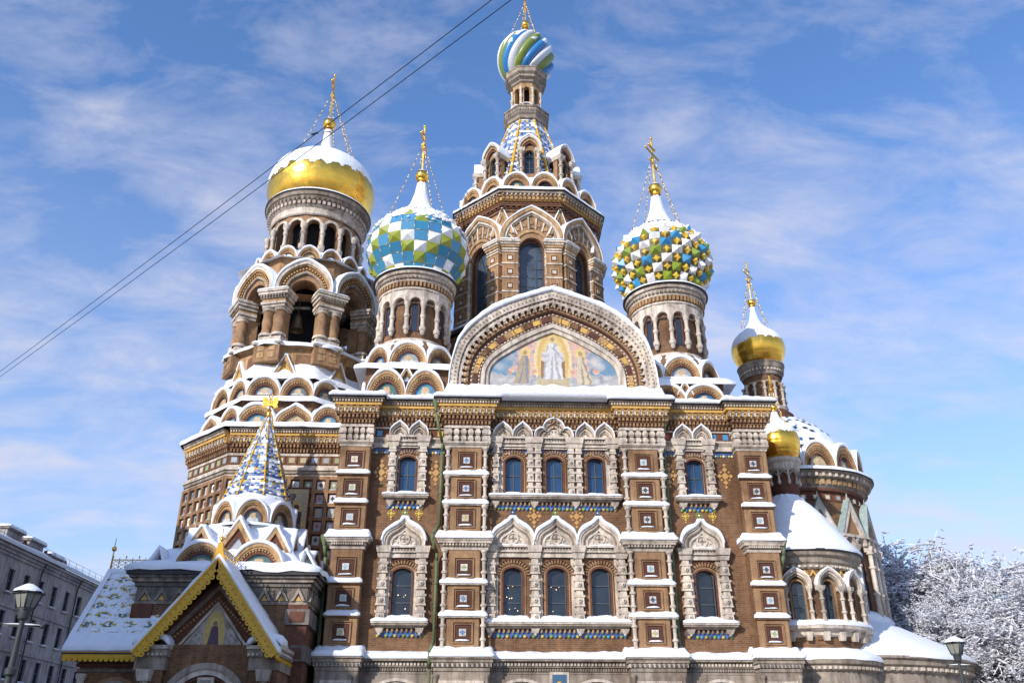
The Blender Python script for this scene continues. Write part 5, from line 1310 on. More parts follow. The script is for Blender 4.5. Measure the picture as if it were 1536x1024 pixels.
def f(mb):
    mb.lathe([(11.0, 0), (11.0, 7.2)], 72, 'stone_grey'); mb.lathe([(11.05, 7.0), (11.2, 7.1), (11.2, 7.4), (11.4, 7.5), (11.4, 7.8), (11.6, 7.9), (11.6, 8.05), (5, 10.9)], 72, 'stone_grey')
    for k in range(120):
        T0 = mb.T; mb.T = T0 @ ringT(0, 0, 2*math.pi*k/120, 11.2); mb.box(-.12, .12, -.14, .1, 7.15, 7.35, 'stone'); mb.T = T0
    for k in range(20):
        T0 = mb.T; mb.T = T0 @ ringT(0, 0, 2*math.pi*k/20, 10.9); o = arch(0, 4.6, 1.45, 1.6, 0, 18); mb.band(o, scal(o, 0, 4.6, .85), -.3, .1, 'stone'); mb.band(scal(o, 0, 4.6, .8), scal(o, 0, 4.6, .7), -.2, .1, 'stone_grey'); mb.T = T0
am = tower('ambulatory', 24.4, 13, f, 'low curved ambulatory of grey stone at the east end')
sub('snow', am, lambda mb: snow_ring(mb, [(11.62, 7.95), (11.6, 8.25), (10.8, 8.8), (8.5, 10.0), (6.0, 11.3)], 110, amp=.08))

def f(mb):
    mb.lathe([(4.2, 7.5), (4.2, 9.0)], 48, 'brick')
    n = 12; ap = 4.15; w = 2*ap*math.tan(math.pi/n)
    for k in range(n):
        T0 = mb.T; mb.T = T0 @ ringT(0, 0, 2*math.pi*k/n+R(10), ap); wall(mb, -w/2, w/2, 8.9, 14.0, 0, [(0, .85, 10.15, 12.35, .43)], 'brick', .4); mb.T = T0
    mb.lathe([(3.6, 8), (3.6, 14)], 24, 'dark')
    mb.lathe([(4.3, 13.55), (4.4, 13.65), (4.4, 13.85), (4.55, 14.0), (4.55, 14.3), (4.8, 14.45), (4.85, 14.7)], 56, 'stone_grey'); mb.lathe([(4.85, 14.7), (5.0, 14.75), (5.0, 14.85), (3, 14.9)], 56, 'roof_dark')
    for k in range(70): T0 = mb.T; mb.T = T0 @ ringT(0, 0, 2*math.pi*k/70, 4.4); mb.box(-.09, .09, -.14, .1, 13.65, 13.8, 'stone'); mb.T = T0
    zig(mb, 24, 4.38, 13.05, 13.5, 'ochre', .5, .03)
sa = tower('side_apse', 20.95, 4.8, f, 'small round side apse with bell shaped snowy roof'); sa.scale = (.96, .96, 1)
for k in range(12):
    T = ringT(0, 0, 2*math.pi*k/12+R(10), 4.15)
    def wn(mb):
        a_ = [(-.56, 10.1)]+arch(0, 12.35, .56, .56, 0, 14)+[(.56, 10.1)]; b_ = [(-.43, 10.1)]+arch(0, 12.35, .43, .43, 0, 14)+[(.43, 10.1)]; mb.band(a_, b_, -.10, .1, 'brick_light')
    w = sub('window', sa, wn, T); sub('pane', w, lambda mb: pane(mb, 0, .85, 10.15, 12.35, .43, .28, 'glass', 2, 3, .05), T)
    def ak(mb):
        o = arch(0, 12.35, 1.03, 1.28, .45, 22); mb.band(o, scal(o, 0, 12.35, .84), -.55, .1, 'stone'); mb.band(scal(o, 0, 12.35, .84), scal(o, 0, 12.35, .70), -.42, .1, 'stone'); mb.band(scal(o, 0, 12.35, .70), scal(o, 0, 12.35, .58), -.3, .1, 'stone_grey')
        snow_path(mb, o, -.55, 0, .06, .02, .5, zmin=.2)
    sub('arch', sa, ak, T)
    for s in (-.80, .80):
        def cl(mb): baluster(mb, s, -.38, 10.05, 12.15, .145, beads=2); mb.taper(s-.2, s+.2, -.6, 0, 12.1, 12.36, .05, 'stone')
        sub('column', sa, cl, T)
def f(mb):
    mb.lathe([(4.2, 9.1), (4.4, 9.2), (4.45, 9.45), (4.85, 9.6), (4.9, 9.85), (4.2, 9.9)], 56, 'stone')
    for k in range(24): T0 = mb.T; mb.T = T0 @ ringT(0, 0, 2*math.pi*k/24, 4.35); mb.taper(-.16, .16, -.25, .1, 8.85, 9.4, .06, 'stone'); mb.T = T0
    mb.lathe([(4.9, 0), (4.9, 7.0)], 48, 'stone_grey'); mb.lathe([(4.95, 6.9), (5.1, 7.0), (5.1, 7.25), (5.3, 7.35), (5.35, 7.6), (4.2, 7.7)], 56, 'stone_grey')
    for k in range(90): T0 = mb.T; mb.T = T0 @ ringT(0, 0, 2*math.pi*k/90, 5.1); mb.box(-.09, .09, -.12, .1, 7.02, 7.2, 'stone'); mb.T = T0
    for k in range(12):
        T0 = mb.T; mb.T = T0 @ ringT(0, 0, 2*math.pi*k/12, 4.85); o = arch(0, 4.6, 1.1, 1.5, 0, 18); mb.band(o, scal(o, 0, 4.6, .85), -.25, .1, 'stone'); mb.band(scal(o, 0, 4.6, .8), scal(o, 0, 4.6, .7), -.15, .1, 'stone_grey'); mb.T = T0
sub('sill', sa, f)
def f(mb):
    snow_ring(mb, [(4.92, 9.8), (4.9, 10.0), (4.5, 10.2), (4.15, 10.25)], 80, amp=.05); snow_ring(mb, [(5.36, 7.6), (5.3, 7.95), (4.7, 8.3), (4.15, 8.45)], 80, amp=.05)
    snow_ring(mb, [(5.02, 14.8), (5.0, 15.05), (4.4, 15.75), (3.6, 16.8), (2.7, 18.0), (1.9, 18.9), (1.3, 19.4), (1.1, 19.7)], 90, amp=.05)
sub('snow', sa, f)
def f(mb):
    mb.lathe([(1.25, 19.0), (1.25, 20.0), (1.05, 20.1), (1.05, 22.4), (1.15, 22.5)], 32, 'brick_dark'); mb.lathe([(1.25, 19.95), (1.36, 20.0), (1.36, 20.15), (1.1, 20.2)], 32, 'stone')
    mb.lathe([(1.12, 22.4), (1.3, 22.6), (1.3, 23.0), (1.5, 23.15), (1.52, 23.4), (1.0, 23.45)], 32, 'stone')
    for k in range(10):
        a = 2*math.pi*k/10; mb.lathe([(.001, 21.3), (.14, 21.4), (.14, 21.6), (.08, 21.7), (.08, 22.4)], 8, 'stone', 1.15*math.sin(a), -1.15*math.cos(a))
    for k in range(10): T0 = mb.T; mb.T = T0 @ ringT(0, 0, 2*math.pi*(k+.5)/10, 1.08); mb.band(arch(0, 22.0, .34, .36, 0, 10), arch(0, 22.0, .22, .24, 0, 10), -.15, .05, 'stone_grey'); mb.T = T0
dr = tower('side_tower', 21.15, 5, f, 'short brown drum with gilded onion dome on the side apse'); dr.location.z = -.8
G3 = [(1.12, 23.4), (1.42, 23.9), (1.62, 24.6), (1.62, 25.2), (1.4, 25.8), (1.0, 26.2), (.6, 26.55), (.32, 27.0), (.18, 27.5)]
sub('dome', dr, lambda mb: gold_dome(mb, G3, 16), label='small gilded dome capped with snow'); sub('snow', dr, lambda mb: (dome_snow(mb, G3, 25.45, .25, .06, .1), snow_ring(mb, [(1.38, 20.1), (1.34, 20.28), (1.05, 20.3)], 30, amp=.02)))
finish(dr, 27.4, 27.9, .3, 28.2, 2.4, 25.9, 1.2, R(-12), neck=.13)

# ---------------------------------------------------------------- porch under the bell tower
def f(mb):
    mb.box(-5.2, 5.2, -5.4, 3.4, 0, 10.4, 'brick'); mb.box(-5.0, 5.0, -5.2, 3.2, 10.4, 12.0, 'stone_dark')
    for s in (1,):
        for x0, x1 in ((-5.35, -4.1), (4.1, 5.35)): mb.box(x0, x1, -5.55, -4.6, 0, 10.3, 'brick_dark')
    for z in (4.6, 7.0, 9.1): mb.box(4.0, 5.5, -5.7, -4.5, z, z+.9, 'stone_dark'); mb.box(4.3, 5.2, -5.74, -5.4, z+.15, z+.75, 'brick_dark')
    for z in (4.6, 7.0, 9.1):
        for y in (-4.2, -1.5, 1.2): mb.box(5.1, 5.45, y, y+1.6, z, z+.9, 'stone_dark')
po = tower('porch', -18.0, 2.0, f, 'pale tented porch with gabled entrance and yellow fretwork eaves')
for T, hw in ((ringT(0, 0, 0, 5.4), 5.2), (Matrix.Translation((5.2, -1.0, 0)) @ Matrix.Rotation(R(90), 4, 'Z'), 4.4), (Matrix.Translation((-5.2, -1.0, 0)) @ Matrix.Rotation(R(-90), 4, 'Z'), 4.4)):
    def cr(mb):
        mb.box(-hw, hw, -.08, .1, 10.3, 10.5, 'stone_grey'); mb.box(-hw, hw, -.06, .1, 10.5, 11.4, 'stone_dark')
        n = int(hw*2/.95)
        for i in range(n):
            c = -hw+2*hw*(i+.5)/n; o = [(c-.45, 10.5), (c, 11.3), (c+.45, 10.5)]; mb.band(o, [(c-.27, 10.5), (c, 10.98), (c+.27, 10.5)], -.22, .05, 'stone_grey'); mb.prism([(c-.2, 10.52), (c, 10.85), (c+.2, 10.52)], -.12, .05, 'ochre')
        for z, d, m in ((11.35, .18, 'stone_dark'), (11.6, .34, 'stone_grey'), (11.82, .5, 'stone_dark'), (12.0, .66, 'roof_dark')): mb.box(-hw-d+.002, hw+d-.002, -d, .1, z, z+.22, m)
    sub('cornice', po, cr, T)
for T in (ringT(0, 0, 0, 5.1), Matrix.Translation((4.9, 0, 0)) @ Matrix.Rotation(R(90), 4, 'Z'), Matrix.Translation((-4.9, 0, 0)) @ Matrix.Rotation(R(-90), 4, 'Z')):
    for c in (-1.8, 1.8): sub('kokoshnik', po, lambda mb: kokoshnik(mb, c, 12.35, 1.62, 1.85, 0, 1.3, 0, 2, .22, inner=.66, m1='tan'), T)
    sub('gablet', po, lambda mb: gablet(mb, 0, 13.9, 1.35, 2.1, 1.2, 1.2, .26, 'brick_dark'), T)
    for c in (-2.4, 2.4): sub('gablet', po, lambda mb: gablet(mb, c, 13.8, 1.1, 1.8, 1.35, 1.1, .26, 'brick_dark'), T)
for k in range(8):
    sub('kokoshnik', po, lambda mb: kokoshnik(mb, 0, 16.15, 1.05, 1.5, 0, 1.0, 0, 5, .22, teeth=False, m2='tan', inner=.62), ringT(0, 0, math.pi/4*k+R(10), 2.75))
def f(mb):
    vs = []; lv = [(5.95, 4.15, 12.22), (6.0, 4.2, 12.5), (5.7, 3.9, 12.7), (4.2, 3.2, 13.2), (3.4, 2.9, 14.3), (2.6, 2.5, 15.6), (2.3, 2.2, 16.0)]; n = 4*14
    for hx, hy, z in lv:
        c = [(-hx, -5.4-(hx-5.2) if hx > 5.2 else -hx), (hx, -5.4-(hx-5.2) if hx > 5.2 else -hx), (hx, hy), (-hx, hy)]
        for a, b in zip(c, c[1:]+c[:1]):
            for t in range(14): u = t/14; x = a[0]+(b[0]-a[0])*u; y = a[1]+(b[1]-a[1])*u; vs.append((x, y, z+.22*nz(x*.5, y*.5, z)+.06*nz(x*2, y*2, z)))
    mb.add(vs, [(j*n+i, j*n+(i+1) % n, (j+1)*n+(i+1) % n, (j+1)*n+i) for j in range(len(lv)-1) for i in range(n)], 'snow', smooth=True)
    # pinnacle gables at the block's corners, thick with snow
    for sx in (-1, 1): 
        snow_path(mb, [(sx*4.9-.7*(sx > 0)-.1*(sx < 0), 12.4), (sx*4.6, 13.9), (sx*5.5, 12.5)] if sx > 0 else [(-5.5, 12.5), (-4.6, 13.9), (-4.1, 12.4)], -4.6, -2.6, .2, .05, .4)
    snow_ring(mb, [(2.9, 15.9), (2.95, 16.05), (2.5, 16.2)], 48, amp=.05); snow_ring(mb, [(2.35, 17.3), (2.5, 17.75), (2.3, 18.15), (2.1, 18.3)], 48, amp=.08)
sub('snow', po, f)
def f(mb):
    mb.lathe([(2.4, 15.5), (2.4, 18.0)], 16, 'brick_dark'); tent(mb, 8, 2.2, 18.1, .22, 24.5, 26, 5, .085, ('tblue', 'twhite', 'tblue2'), .36, 'yellow')
sub('tent_roof', po, f, label='steep tent roof of blue, white and yellow tiles')
def f(mb):
    mb.lathe([(.34, 24.0), (.26, 24.3), (.34, 24.5), (.22, 24.7), (.15, 25.1), (.24, 25.3), (.10, 25.5), (.06, 26.0)], 14, 'gold')
    mb.ball((0, 0, 26.1), .16, 'gold', 10, 7)
    for s in (-1, 1):                                 # spread winged emblem
        mb.prism([(s*.08, 25.9), (s*.3, 26.6), (s*.75, 26.75), (s*.72, 26.2), (s*.62, 25.8), (s*.3, 25.75)], -.05, .05, 'gold')
        for i in range(3): mb.prism([(s*(.35+.13*i), 25.8), (s*(.42+.13*i), 25.45+.06*i), (s*(.48+.13*i), 25.85)], -.04, .04, 'gold')
        mb.tube((s*.04, 0, 26.3), (s*.16, 0, 26.85), .07, .05, 8, 'gold'); mb.ball((s*.18, 0, 26.9), .1, 'gold', 8, 6); mb.tube((s*.18, 0, 26.9), (s*.36, 0, 26.86), .05, .01, 6, 'gold')
    mb.prism([(-.18, 25.8), (.18, 25.8), (.22, 26.3), (0, 26.5), (-.22, 26.3)], -.1, .1, 'gold'); mb.tube((0, 0, 26.4), (0, 0, 27.1), .05, .02, 6, 'gold')
sub('finial', po, f, Matrix.Translation((0, 0, 24.4)) @ Matrix.Scale(.78, 4) @ Matrix.Translation((0, 0, -24.4)), label='gilded winged emblem on the tent tip')

# gabled entrance in front (local to the porch: x=0 is the gable axis, front plane y=-9)
GY = -9.0; EX = Matrix.Translation((.68, 0, 0))
def f(mb):
    wall(mb, -3.5, 3.5, 0, 7.6, GY+.5, [(0, 3.6, 0, 3.9, 1.8)], 'brick', 1.2)
    mb.prism([(-3.6, 7.6), (0, 12.0), (3.6, 7.6)], GY+.8, GY+3.9, 'brick_dark')
    for s in (-1, 1):
        x = s*3.15
        mb.box(x-.75, x+.75, GY+.1, GY+4, 0, 6.2, 'brick'); mb.box(x-.85, x+.85, GY, GY+4, 6.2, 6.9, 'stone_grey'); mb.box(x-.95, x+.95, GY-.12, GY+4, 6.9, 7.3, 'stone_grey')
        for i in range(8): mb.ball((x-.85+.243*i, GY-.16, 7.0), .09, 'stone', 8, 6)
        mb.box(x-1.0, x+1.0, GY-.25, GY+4, 7.3, 7.5, 'stone')
        baluster(mb, x+s*.1, GY-.12, 2.6, 6.1, .24, beads=1); mb.taper(x-.3+s*.1, x+.3+s*.1, GY-.45, GY+.1, 5.6, 6.2, .1, 'stone')
        snow_path(mb, [(x-1.0, 7.5), (x-.5, 7.85), (x+.6, 7.85), (x+1.0, 7.5)], GY-.28, GY+1.0, .25, .08, .4)
    # arch with two lesser arches meeting on a hanging stone
    for r, w_, y, m in ((2.45, .86, GY+.05, 'stone_grey'), (2.1, .86, GY+.15, 'stone'), (1.8, .9, GY+.3, 'brick_dark')):
        o = arch(0, 4.2, r, r*.98, 0, 28); mb.band(o, scal(o, 0, 4.2, w_), y, GY+.9, m)
    for s in (-1, 1): o = arch(s*.85, 4.2, .85, .85, 0, 18); mb.band(o, scal(o, s*.85, 4.2, .74), GY+.35, GY+.9, 'stone'); 
    mb.prism([(x, z) for x, z in arch(0, 4.2, 1.62, 1.6, 0, 20)], GY+.75, GY+.85, 'brick_dark')
    for s in (-1, 1): mb.prism(arch(s*.85, 4.2, .63, .63, 0, 14), GY+.70, GY+.76, 'dark'); 
    mb.box(-1.6, 1.6, GY+.9, GY+.95, 0, 4.2, 'dark')
    mb.box(-.45, .45, GY+.25, GY+.8, 4.95, 5.85, 'stone'); mb.box(-.30, .30, GY+.2, GY+.3, 5.1, 5.7, 'stone_grey'); mb.box(-.12, .30, GY+.17, GY+.25, 5.1, 5.45, 'stone')
    # tympanum frame
    o = [(-3.0, 7.5), (-2.9, 7.9), (0, 11.0), (2.9, 7.9), (3.0, 7.5)]; mb.band(scal(o, 0, 7.5, 1.08), o, GY+.45, GY+.9, 'brick_dark'); mb.band(o, scal(o, 0, 7.5, .90), GY+.52, GY+.9, 'stone_grey'); mb.band(scal(o, 0, 7.5, .90), scal(o, 0, 7.5, .66), GY+.62, GY+.9, 'brick_dark')
    for x, z in resample([(-2.35, 7.9), (0, 10.15), (2.35, 7.9)], 30): mb.box(x-.06, x+.06, GY+.55, GY+.7, z-.06, z+.06, 'tan')
    o = scal([(-2.4, 7.0), (-2.3, 7.5), (0, 10.0), (2.3, 7.5), (2.4, 7.0)], 0, 7.0, .88, 1.0); mb.band(o, scal(o, 0, 7, .92), GY+.56, GY+.8, 'stone')
gt = sub('entrance', po, f, EX)
def f(mb):
    vs = []; fs = []; cc = []
    for i in range(50):
        for j in range(50):
            u = i/50*2-1; v = j/50; hw0 = 1.9*(1-max(0, v-.18)/.82) ; hw1 = 1.9*(1-max(0, (j+1)/50-.18)/.82); x0, x1 = u*hw0, (u+.04)*hw0; x2, x3 = (u+.04)*hw1, u*hw1
            z0 = 6.75+3.0*v; z1 = 6.75+3.0*(j+1)/50; xm = (x0+x1)/2; k = len(vs)
            vs += [(x0, GY+.6, z0), (x1, GY+.6, z0), (x2, GY+.6, z1), (x3, GY+.6, z1)]; fs.append((k,k+1,k+2,k+3))
            c = mixc((.30, .25, .22), (.45, .38, .33), .5+nz(xm*2.5, z0*2.5, 3)*1.6)
            if abs(xm) < .62 and v < .9 and math.hypot(xm/.62, (v-.45)/.45) < 1: c = (.55, .42, .16)
            if math.hypot(xm*1.0, (z0-8.75)) < .26: c = (.66, .50, .15)
            if math.hypot(xm*1.0, (z0-8.72)) < .15: c = (.30, .19, .14)
            if z0 < 8.6 and abs(xm) < .42*(1-(z0-6.75)/3.4): c = (.12, .08, .10) if z0 > 7.2 else (.30, .12, .07)
            if .75 < abs(xm) < 1.2 and z0 < 8.2-.5*abs(abs(xm)-.95): c = mixc((.46, .42, .38), (.28, .25, .23), .5+nz(xm*6, z0*4, 3)*1.5)
            cc.append(jit(c, .12))
    mb.add(vs, fs, 'matte', cc)
sub('mosaic', gt, f, EX, label='mosaic of a dark robed haloed figure between kneeling ones')
EA, AP = (3.95, 7.15), (0, 12.25)
def f(mb):                                            # two roof slopes
    for s in (-1, 1):
        mb.prism([(0, AP[1]), (s*EA[0], EA[1]), (s*EA[0], EA[1]-.16), (0, AP[1]-.16)], GY-.55, GY+4.2, 'roof_dark')
        mb.prism([(0, AP[1]-.17), (s*EA[0], EA[1]-.17), (s*(EA[0]-.15), EA[1]-.3), (0, AP[1]-.40)], GY-.1, GY+4.2, 'wood_frame')
    mb.box(3.3, 3.5, GY+.9, 3.4+GY, 0, 7.4, 'brick')
gr = sub('gable_roof', po, f, EX)
for s in (-1, 1):
    def f(mb):                                        # scalloped fretwork board
        n = 17; L = math.hypot(EA[0], AP[1]-EA[1]); ux, uz = s*EA[0]/L, -(AP[1]-EA[1])/L; px_, pz_ = (-s*abs(uz), -abs(ux))
        P = lambda t, d: (ux*t+px_*d, AP[1]-.02+uz*t+pz_*d)
        mb.prism([P(0, 0), P(L+.1, 0), P(L+.1, .44), P(.40, .44)], GY-.70, GY-.58, 'yellow')
        mb.prism([P(0, -.02), P(L+.1, -.02), P(L+.1, .07), P(.1, .07)], GY-.76, GY-.6, 'yellow')
        for i in range(n):
            t = .45+(L-.45)*(i+.5)/n; w = (L-.45)/n*.5; arc = [P(t+w*math.cos(a), .44+.22*math.sin(a)) for a in [math.pi*q/8 for q in range(9)]]
            mb.prism(arc, GY-.69, GY-.60, 'yellow'); a_ = P(t, .22); mb.tube((a_[0], GY-.74, a_[1]), (a_[0], GY-.6, a_[1]), .05, .05, 6, 'gold_old'); a_ = P(t, .52); mb.tube((a_[0], GY-.72, a_[1]), (a_[0], GY-.6, a_[1]), .04, .04, 6, 'wood_frame')
    sub('bargeboard', po, f, EX)
    if s > 0:
        def f2(mb):
            n = 16
            mb.box(s*EA[0]-.08, s*EA[0]+.06, GY-.6, GY+4.2, EA[1]-.36, EA[1]-.04, 'yellow')
            for i in range(n): y = GY-.5+4.7*(i+.5)/n; mb.ball((s*EA[0], y, EA[1]-.38), .12, 'yellow', 6, 4)
        sub('fascia', po, f2, EX)
sub('snow', po, lambda mb: snow_path(mb, [(-EA[0]-.1, EA[1]-.1), (-.05, AP[1]+.02), (0, AP[1]+.05), (.05, AP[1]+.02), (EA[0]+.1, EA[1]-.1)], GY-.60, GY+4.0, .26, .08, .35, .2, zmin=.6), EX)
def f(mb):                                            # gilded ridge ornament
    mb.prism([(-.45, 12.0), (.45, 12.0), (.22, 12.6), (.12, 13.1), (0, 13.25), (-.12, 13.1), (-.22, 12.6)], GY-.65, GY-.4, 'yellow')
    mb.tube((0, GY-.5, 13.2), (0, GY-.5, 14.0), .05, .02, 6, 'gold'); mb.ball((0, GY-.5, 13.35), .11, 'gold', 8, 6)
    for q in (-2, -1, 1, 2): mb.tube((0, GY-.5, 13.3), (q*.22, GY-.5, 13.95-.12*abs(q)), .03, .012, 5, 'gold_old')
    for i in range(11):
        y = GY+.0+3.8*i/10; mb.tube((0, y, 12.2), (0, y, 12.95), .03, .02, 5, 'gold_old'); mb.ball((0, y, 12.98), .06, 'gold_old', 6, 4)
        if i < 10: mb.tube((0, y, 12.3), (0, y+.38, 12.8), .022, .022, 4, 'gold_old'); mb.tube((0, y, 12.8), (0, y+.38, 12.3), .022, .022, 4, 'gold_old')
    mb.tube((0, GY, 12.85), (0, GY+3.8, 12.85), .03, .03, 5, 'gold_old')
sub('ridge_crest', po, f, EX)
# left wing with tiled roof
def f(mb):
    mb.box(-7.4, -3.2, -6.2, .6, 0, 7.1, 'brick'); 
    for z, d, m in ((6.3, .1, 'stone_dark'), (6.6, .18, 'brick_dark'), (6.85, .26, 'stone_dark')): mb.box(-7.4-d, -3.4, -6.2-d, .6, z, z+.2, m)
    mb.band(arch(-5.2, 4.3, 1.55, 1.55, 0, 22), arch(-5.2, 4.3, 1.25, 1.25, 0, 22), -6.4, -6.1, 'stone_grey'); mb.prism(arch(-5.2, 4.3, 1.24, 1.24, 0, 18), -6.26, -6.15, 'dark')
    mb.band(arch(-5.2, 4.3, 1.75, 1.75, 0, 22), arch(-5.2, 4.3, 1.56, 1.56, 0, 22), -6.32, -6.1, 'brick_light')
    baluster(mb, -7.15, -6.35, 2.5, 6.2, .22, beads=1); baluster(mb, -3.65, -6.35, 2.5, 6.2, .22, beads=1)
    mb.box(-8.1, -3.4, -7.0, -6.9, 7.2, 7.34, 'yellow')
wg = sub('wing', po, f)
def f(mb):
    n = 15
    mb.box(-8.15, -3.7, -7.14, -7.02, 7.0, 7.34, 'yellow')
    for i in range(n): c = -8.15+4.45*(i+.5)/n; mb.prism([(c+.14*math.cos(a), 7.0-.2*abs(math.sin(a))) for a in [math.pi*q/8 for q in range(9)]], -7.13, -7.03, 'yellow')
sub('fascia', wg, f)
def f(mb):
    nx_, nr = 54, 70; P = lambda u, v: (-8.2+5.4*u, -7.15+4.4*v, 7.36+5.5*v**.96)
    vs = []; fs = []; cc = []; sn_ = []
    rr = random.Random(4)
    for i in range(nx_):
        for j in range(nr):
            q = len(vs); a = P(i/nx_, j/nr); b = P((i+1)/nx_, j/nr); c_ = P((i+1)/nx_, (j+1)/nr); d = P(i/nx_, (j+1)/nr); vs += [a, b, c_, d]; fs.append((q,q+1,q+2,q+3))
            gx = (i+6*((j//8) % 2)) % 12; gy = j % 8; e = abs(gx-5.5)+abs(gy-3.5)*1.35
            c = (.84, .86, .9)
            if 9 < j < 64 and e < 5.2 and rr.random() > .16:
                c = (.62, .40, .05) if 3.6 < e else (.10, .17, .10) if 2 < e else (.16, .26, .36) if rr.random() > .5 else (.84, .86, .9)
            if j > 9 and rr.random() < .08 and e < 8: c = (.55, .38, .08)
            if nz(i*.14, j*.16, 2.2) > .42 or gy in (0, 1) and rr.random() < .6: c = (.84, .86, .9)
            cc.append(jit(c, .08))
    mb.add(vs, fs, 'tile', cc)
    mb.prism([(-8.2, 7.3), (-2.8, 7.3), (-2.8, 7.2), (-8.2, 7.2)], -7.15, .6, 'roof_dark')
    mb.add([(-8.2, -7.15, 7.3), (-8.2, -2.75, 12.86), (-8.2, 1.6, 7.3)], [(0, 1, 2)], 'brick'); mb.add([(-8.2, -2.75, 12.8), (-2.8, -2.75, 12.8), (-2.8, 1.6, 7.3), (-8.2, 1.6, 7.3)], [(0,1,2,3)], 'roof_dark')
    # snow lying on the eave and the verge, and lumps over the tiles
    def lump(x0, x1, v0, v1, th, nxx, nyy, cut=-9):
        V = []; 
        for i in range(nxx+1):
            for j in range(nyy+1):
                u = x0+(x1-x0)*i/nxx; v = v0+(v1-v0)*j/nyy; x, y, z = P(u, v); t = th*(1+.6*nz(x*1.3, y*1.3, 1))*(0.0 if j in (0, nyy) and v0 > .05 else .4 if j == 0 else 1)-(.05 if j == nyy else 0); V.append((x, y-t*.75, z+t*.6))
        w = nyy+1; mb.add(V, [(i*w+j, (i+1)*w+j, (i+1)*w+j+1, i*w+j+1) for i in range(nxx) for j in range(nyy)], 'snow', smooth=True)
    lump(0, 1, 0, .17, .22, 40, 8); lump(-.01, .05, 0, 1, .12, 4, 40); lump(0, 1, .93, 1, .15, 40, 4)
    for i in range(90):
        u = rr.random(); v = rr.uniform(.16, .93); x, y, z = P(u, v); T0 = mb.T; mb.T = T0 @ Matrix.Translation((x, y, z)) @ Matrix.Rotation(R(51), 4, 'X') @ Matrix.Diagonal((1.5, .8, .35, 1)); mb.ball((0, 0, 0), rr.uniform(.07, .2), 'snow', 8, 5); mb.T = T0
sub('tiled_roof', po, f, label='steep roof of yellow and green patterned tiles under thin snow')
def f(mb):
    for i in range(10):
        x = -8.15+i*.42; mb.tube((x, -2.75, 12.7), (x, -2.75, 13.65), .03, .02, 5, 'gold_old'); mb.ball((x, -2.75, 13.4 if i % 2 else 13.7), .06, 'gold_old', 6, 4)
        if i < 9:
            for k in range(3):
                z = 12.85+k*.22; mb.tube((x, -2.75, z), (x+.42, -2.75, z+.22), .02, .02, 4, 'gold_old'); mb.tube((x, -2.75, z+.22), (x+.42, -2.75, z), .02, .02, 4, 'gold_old')
    for z in (12.85, 13.5): mb.tube((-8.15, -2.75, z), (-4.4, -2.75, z), .03, .03, 5, 'gold_old')
    mb.tube((-8.2, -2.75, 12.7), (-8.2, -2.75, 14.9), .07, .02, 6, 'gold_old'); mb.ball((-8.2, -2.75, 14.2), .17, 'gold_old', 8, 6)
sub('ridge_crest', po, f)

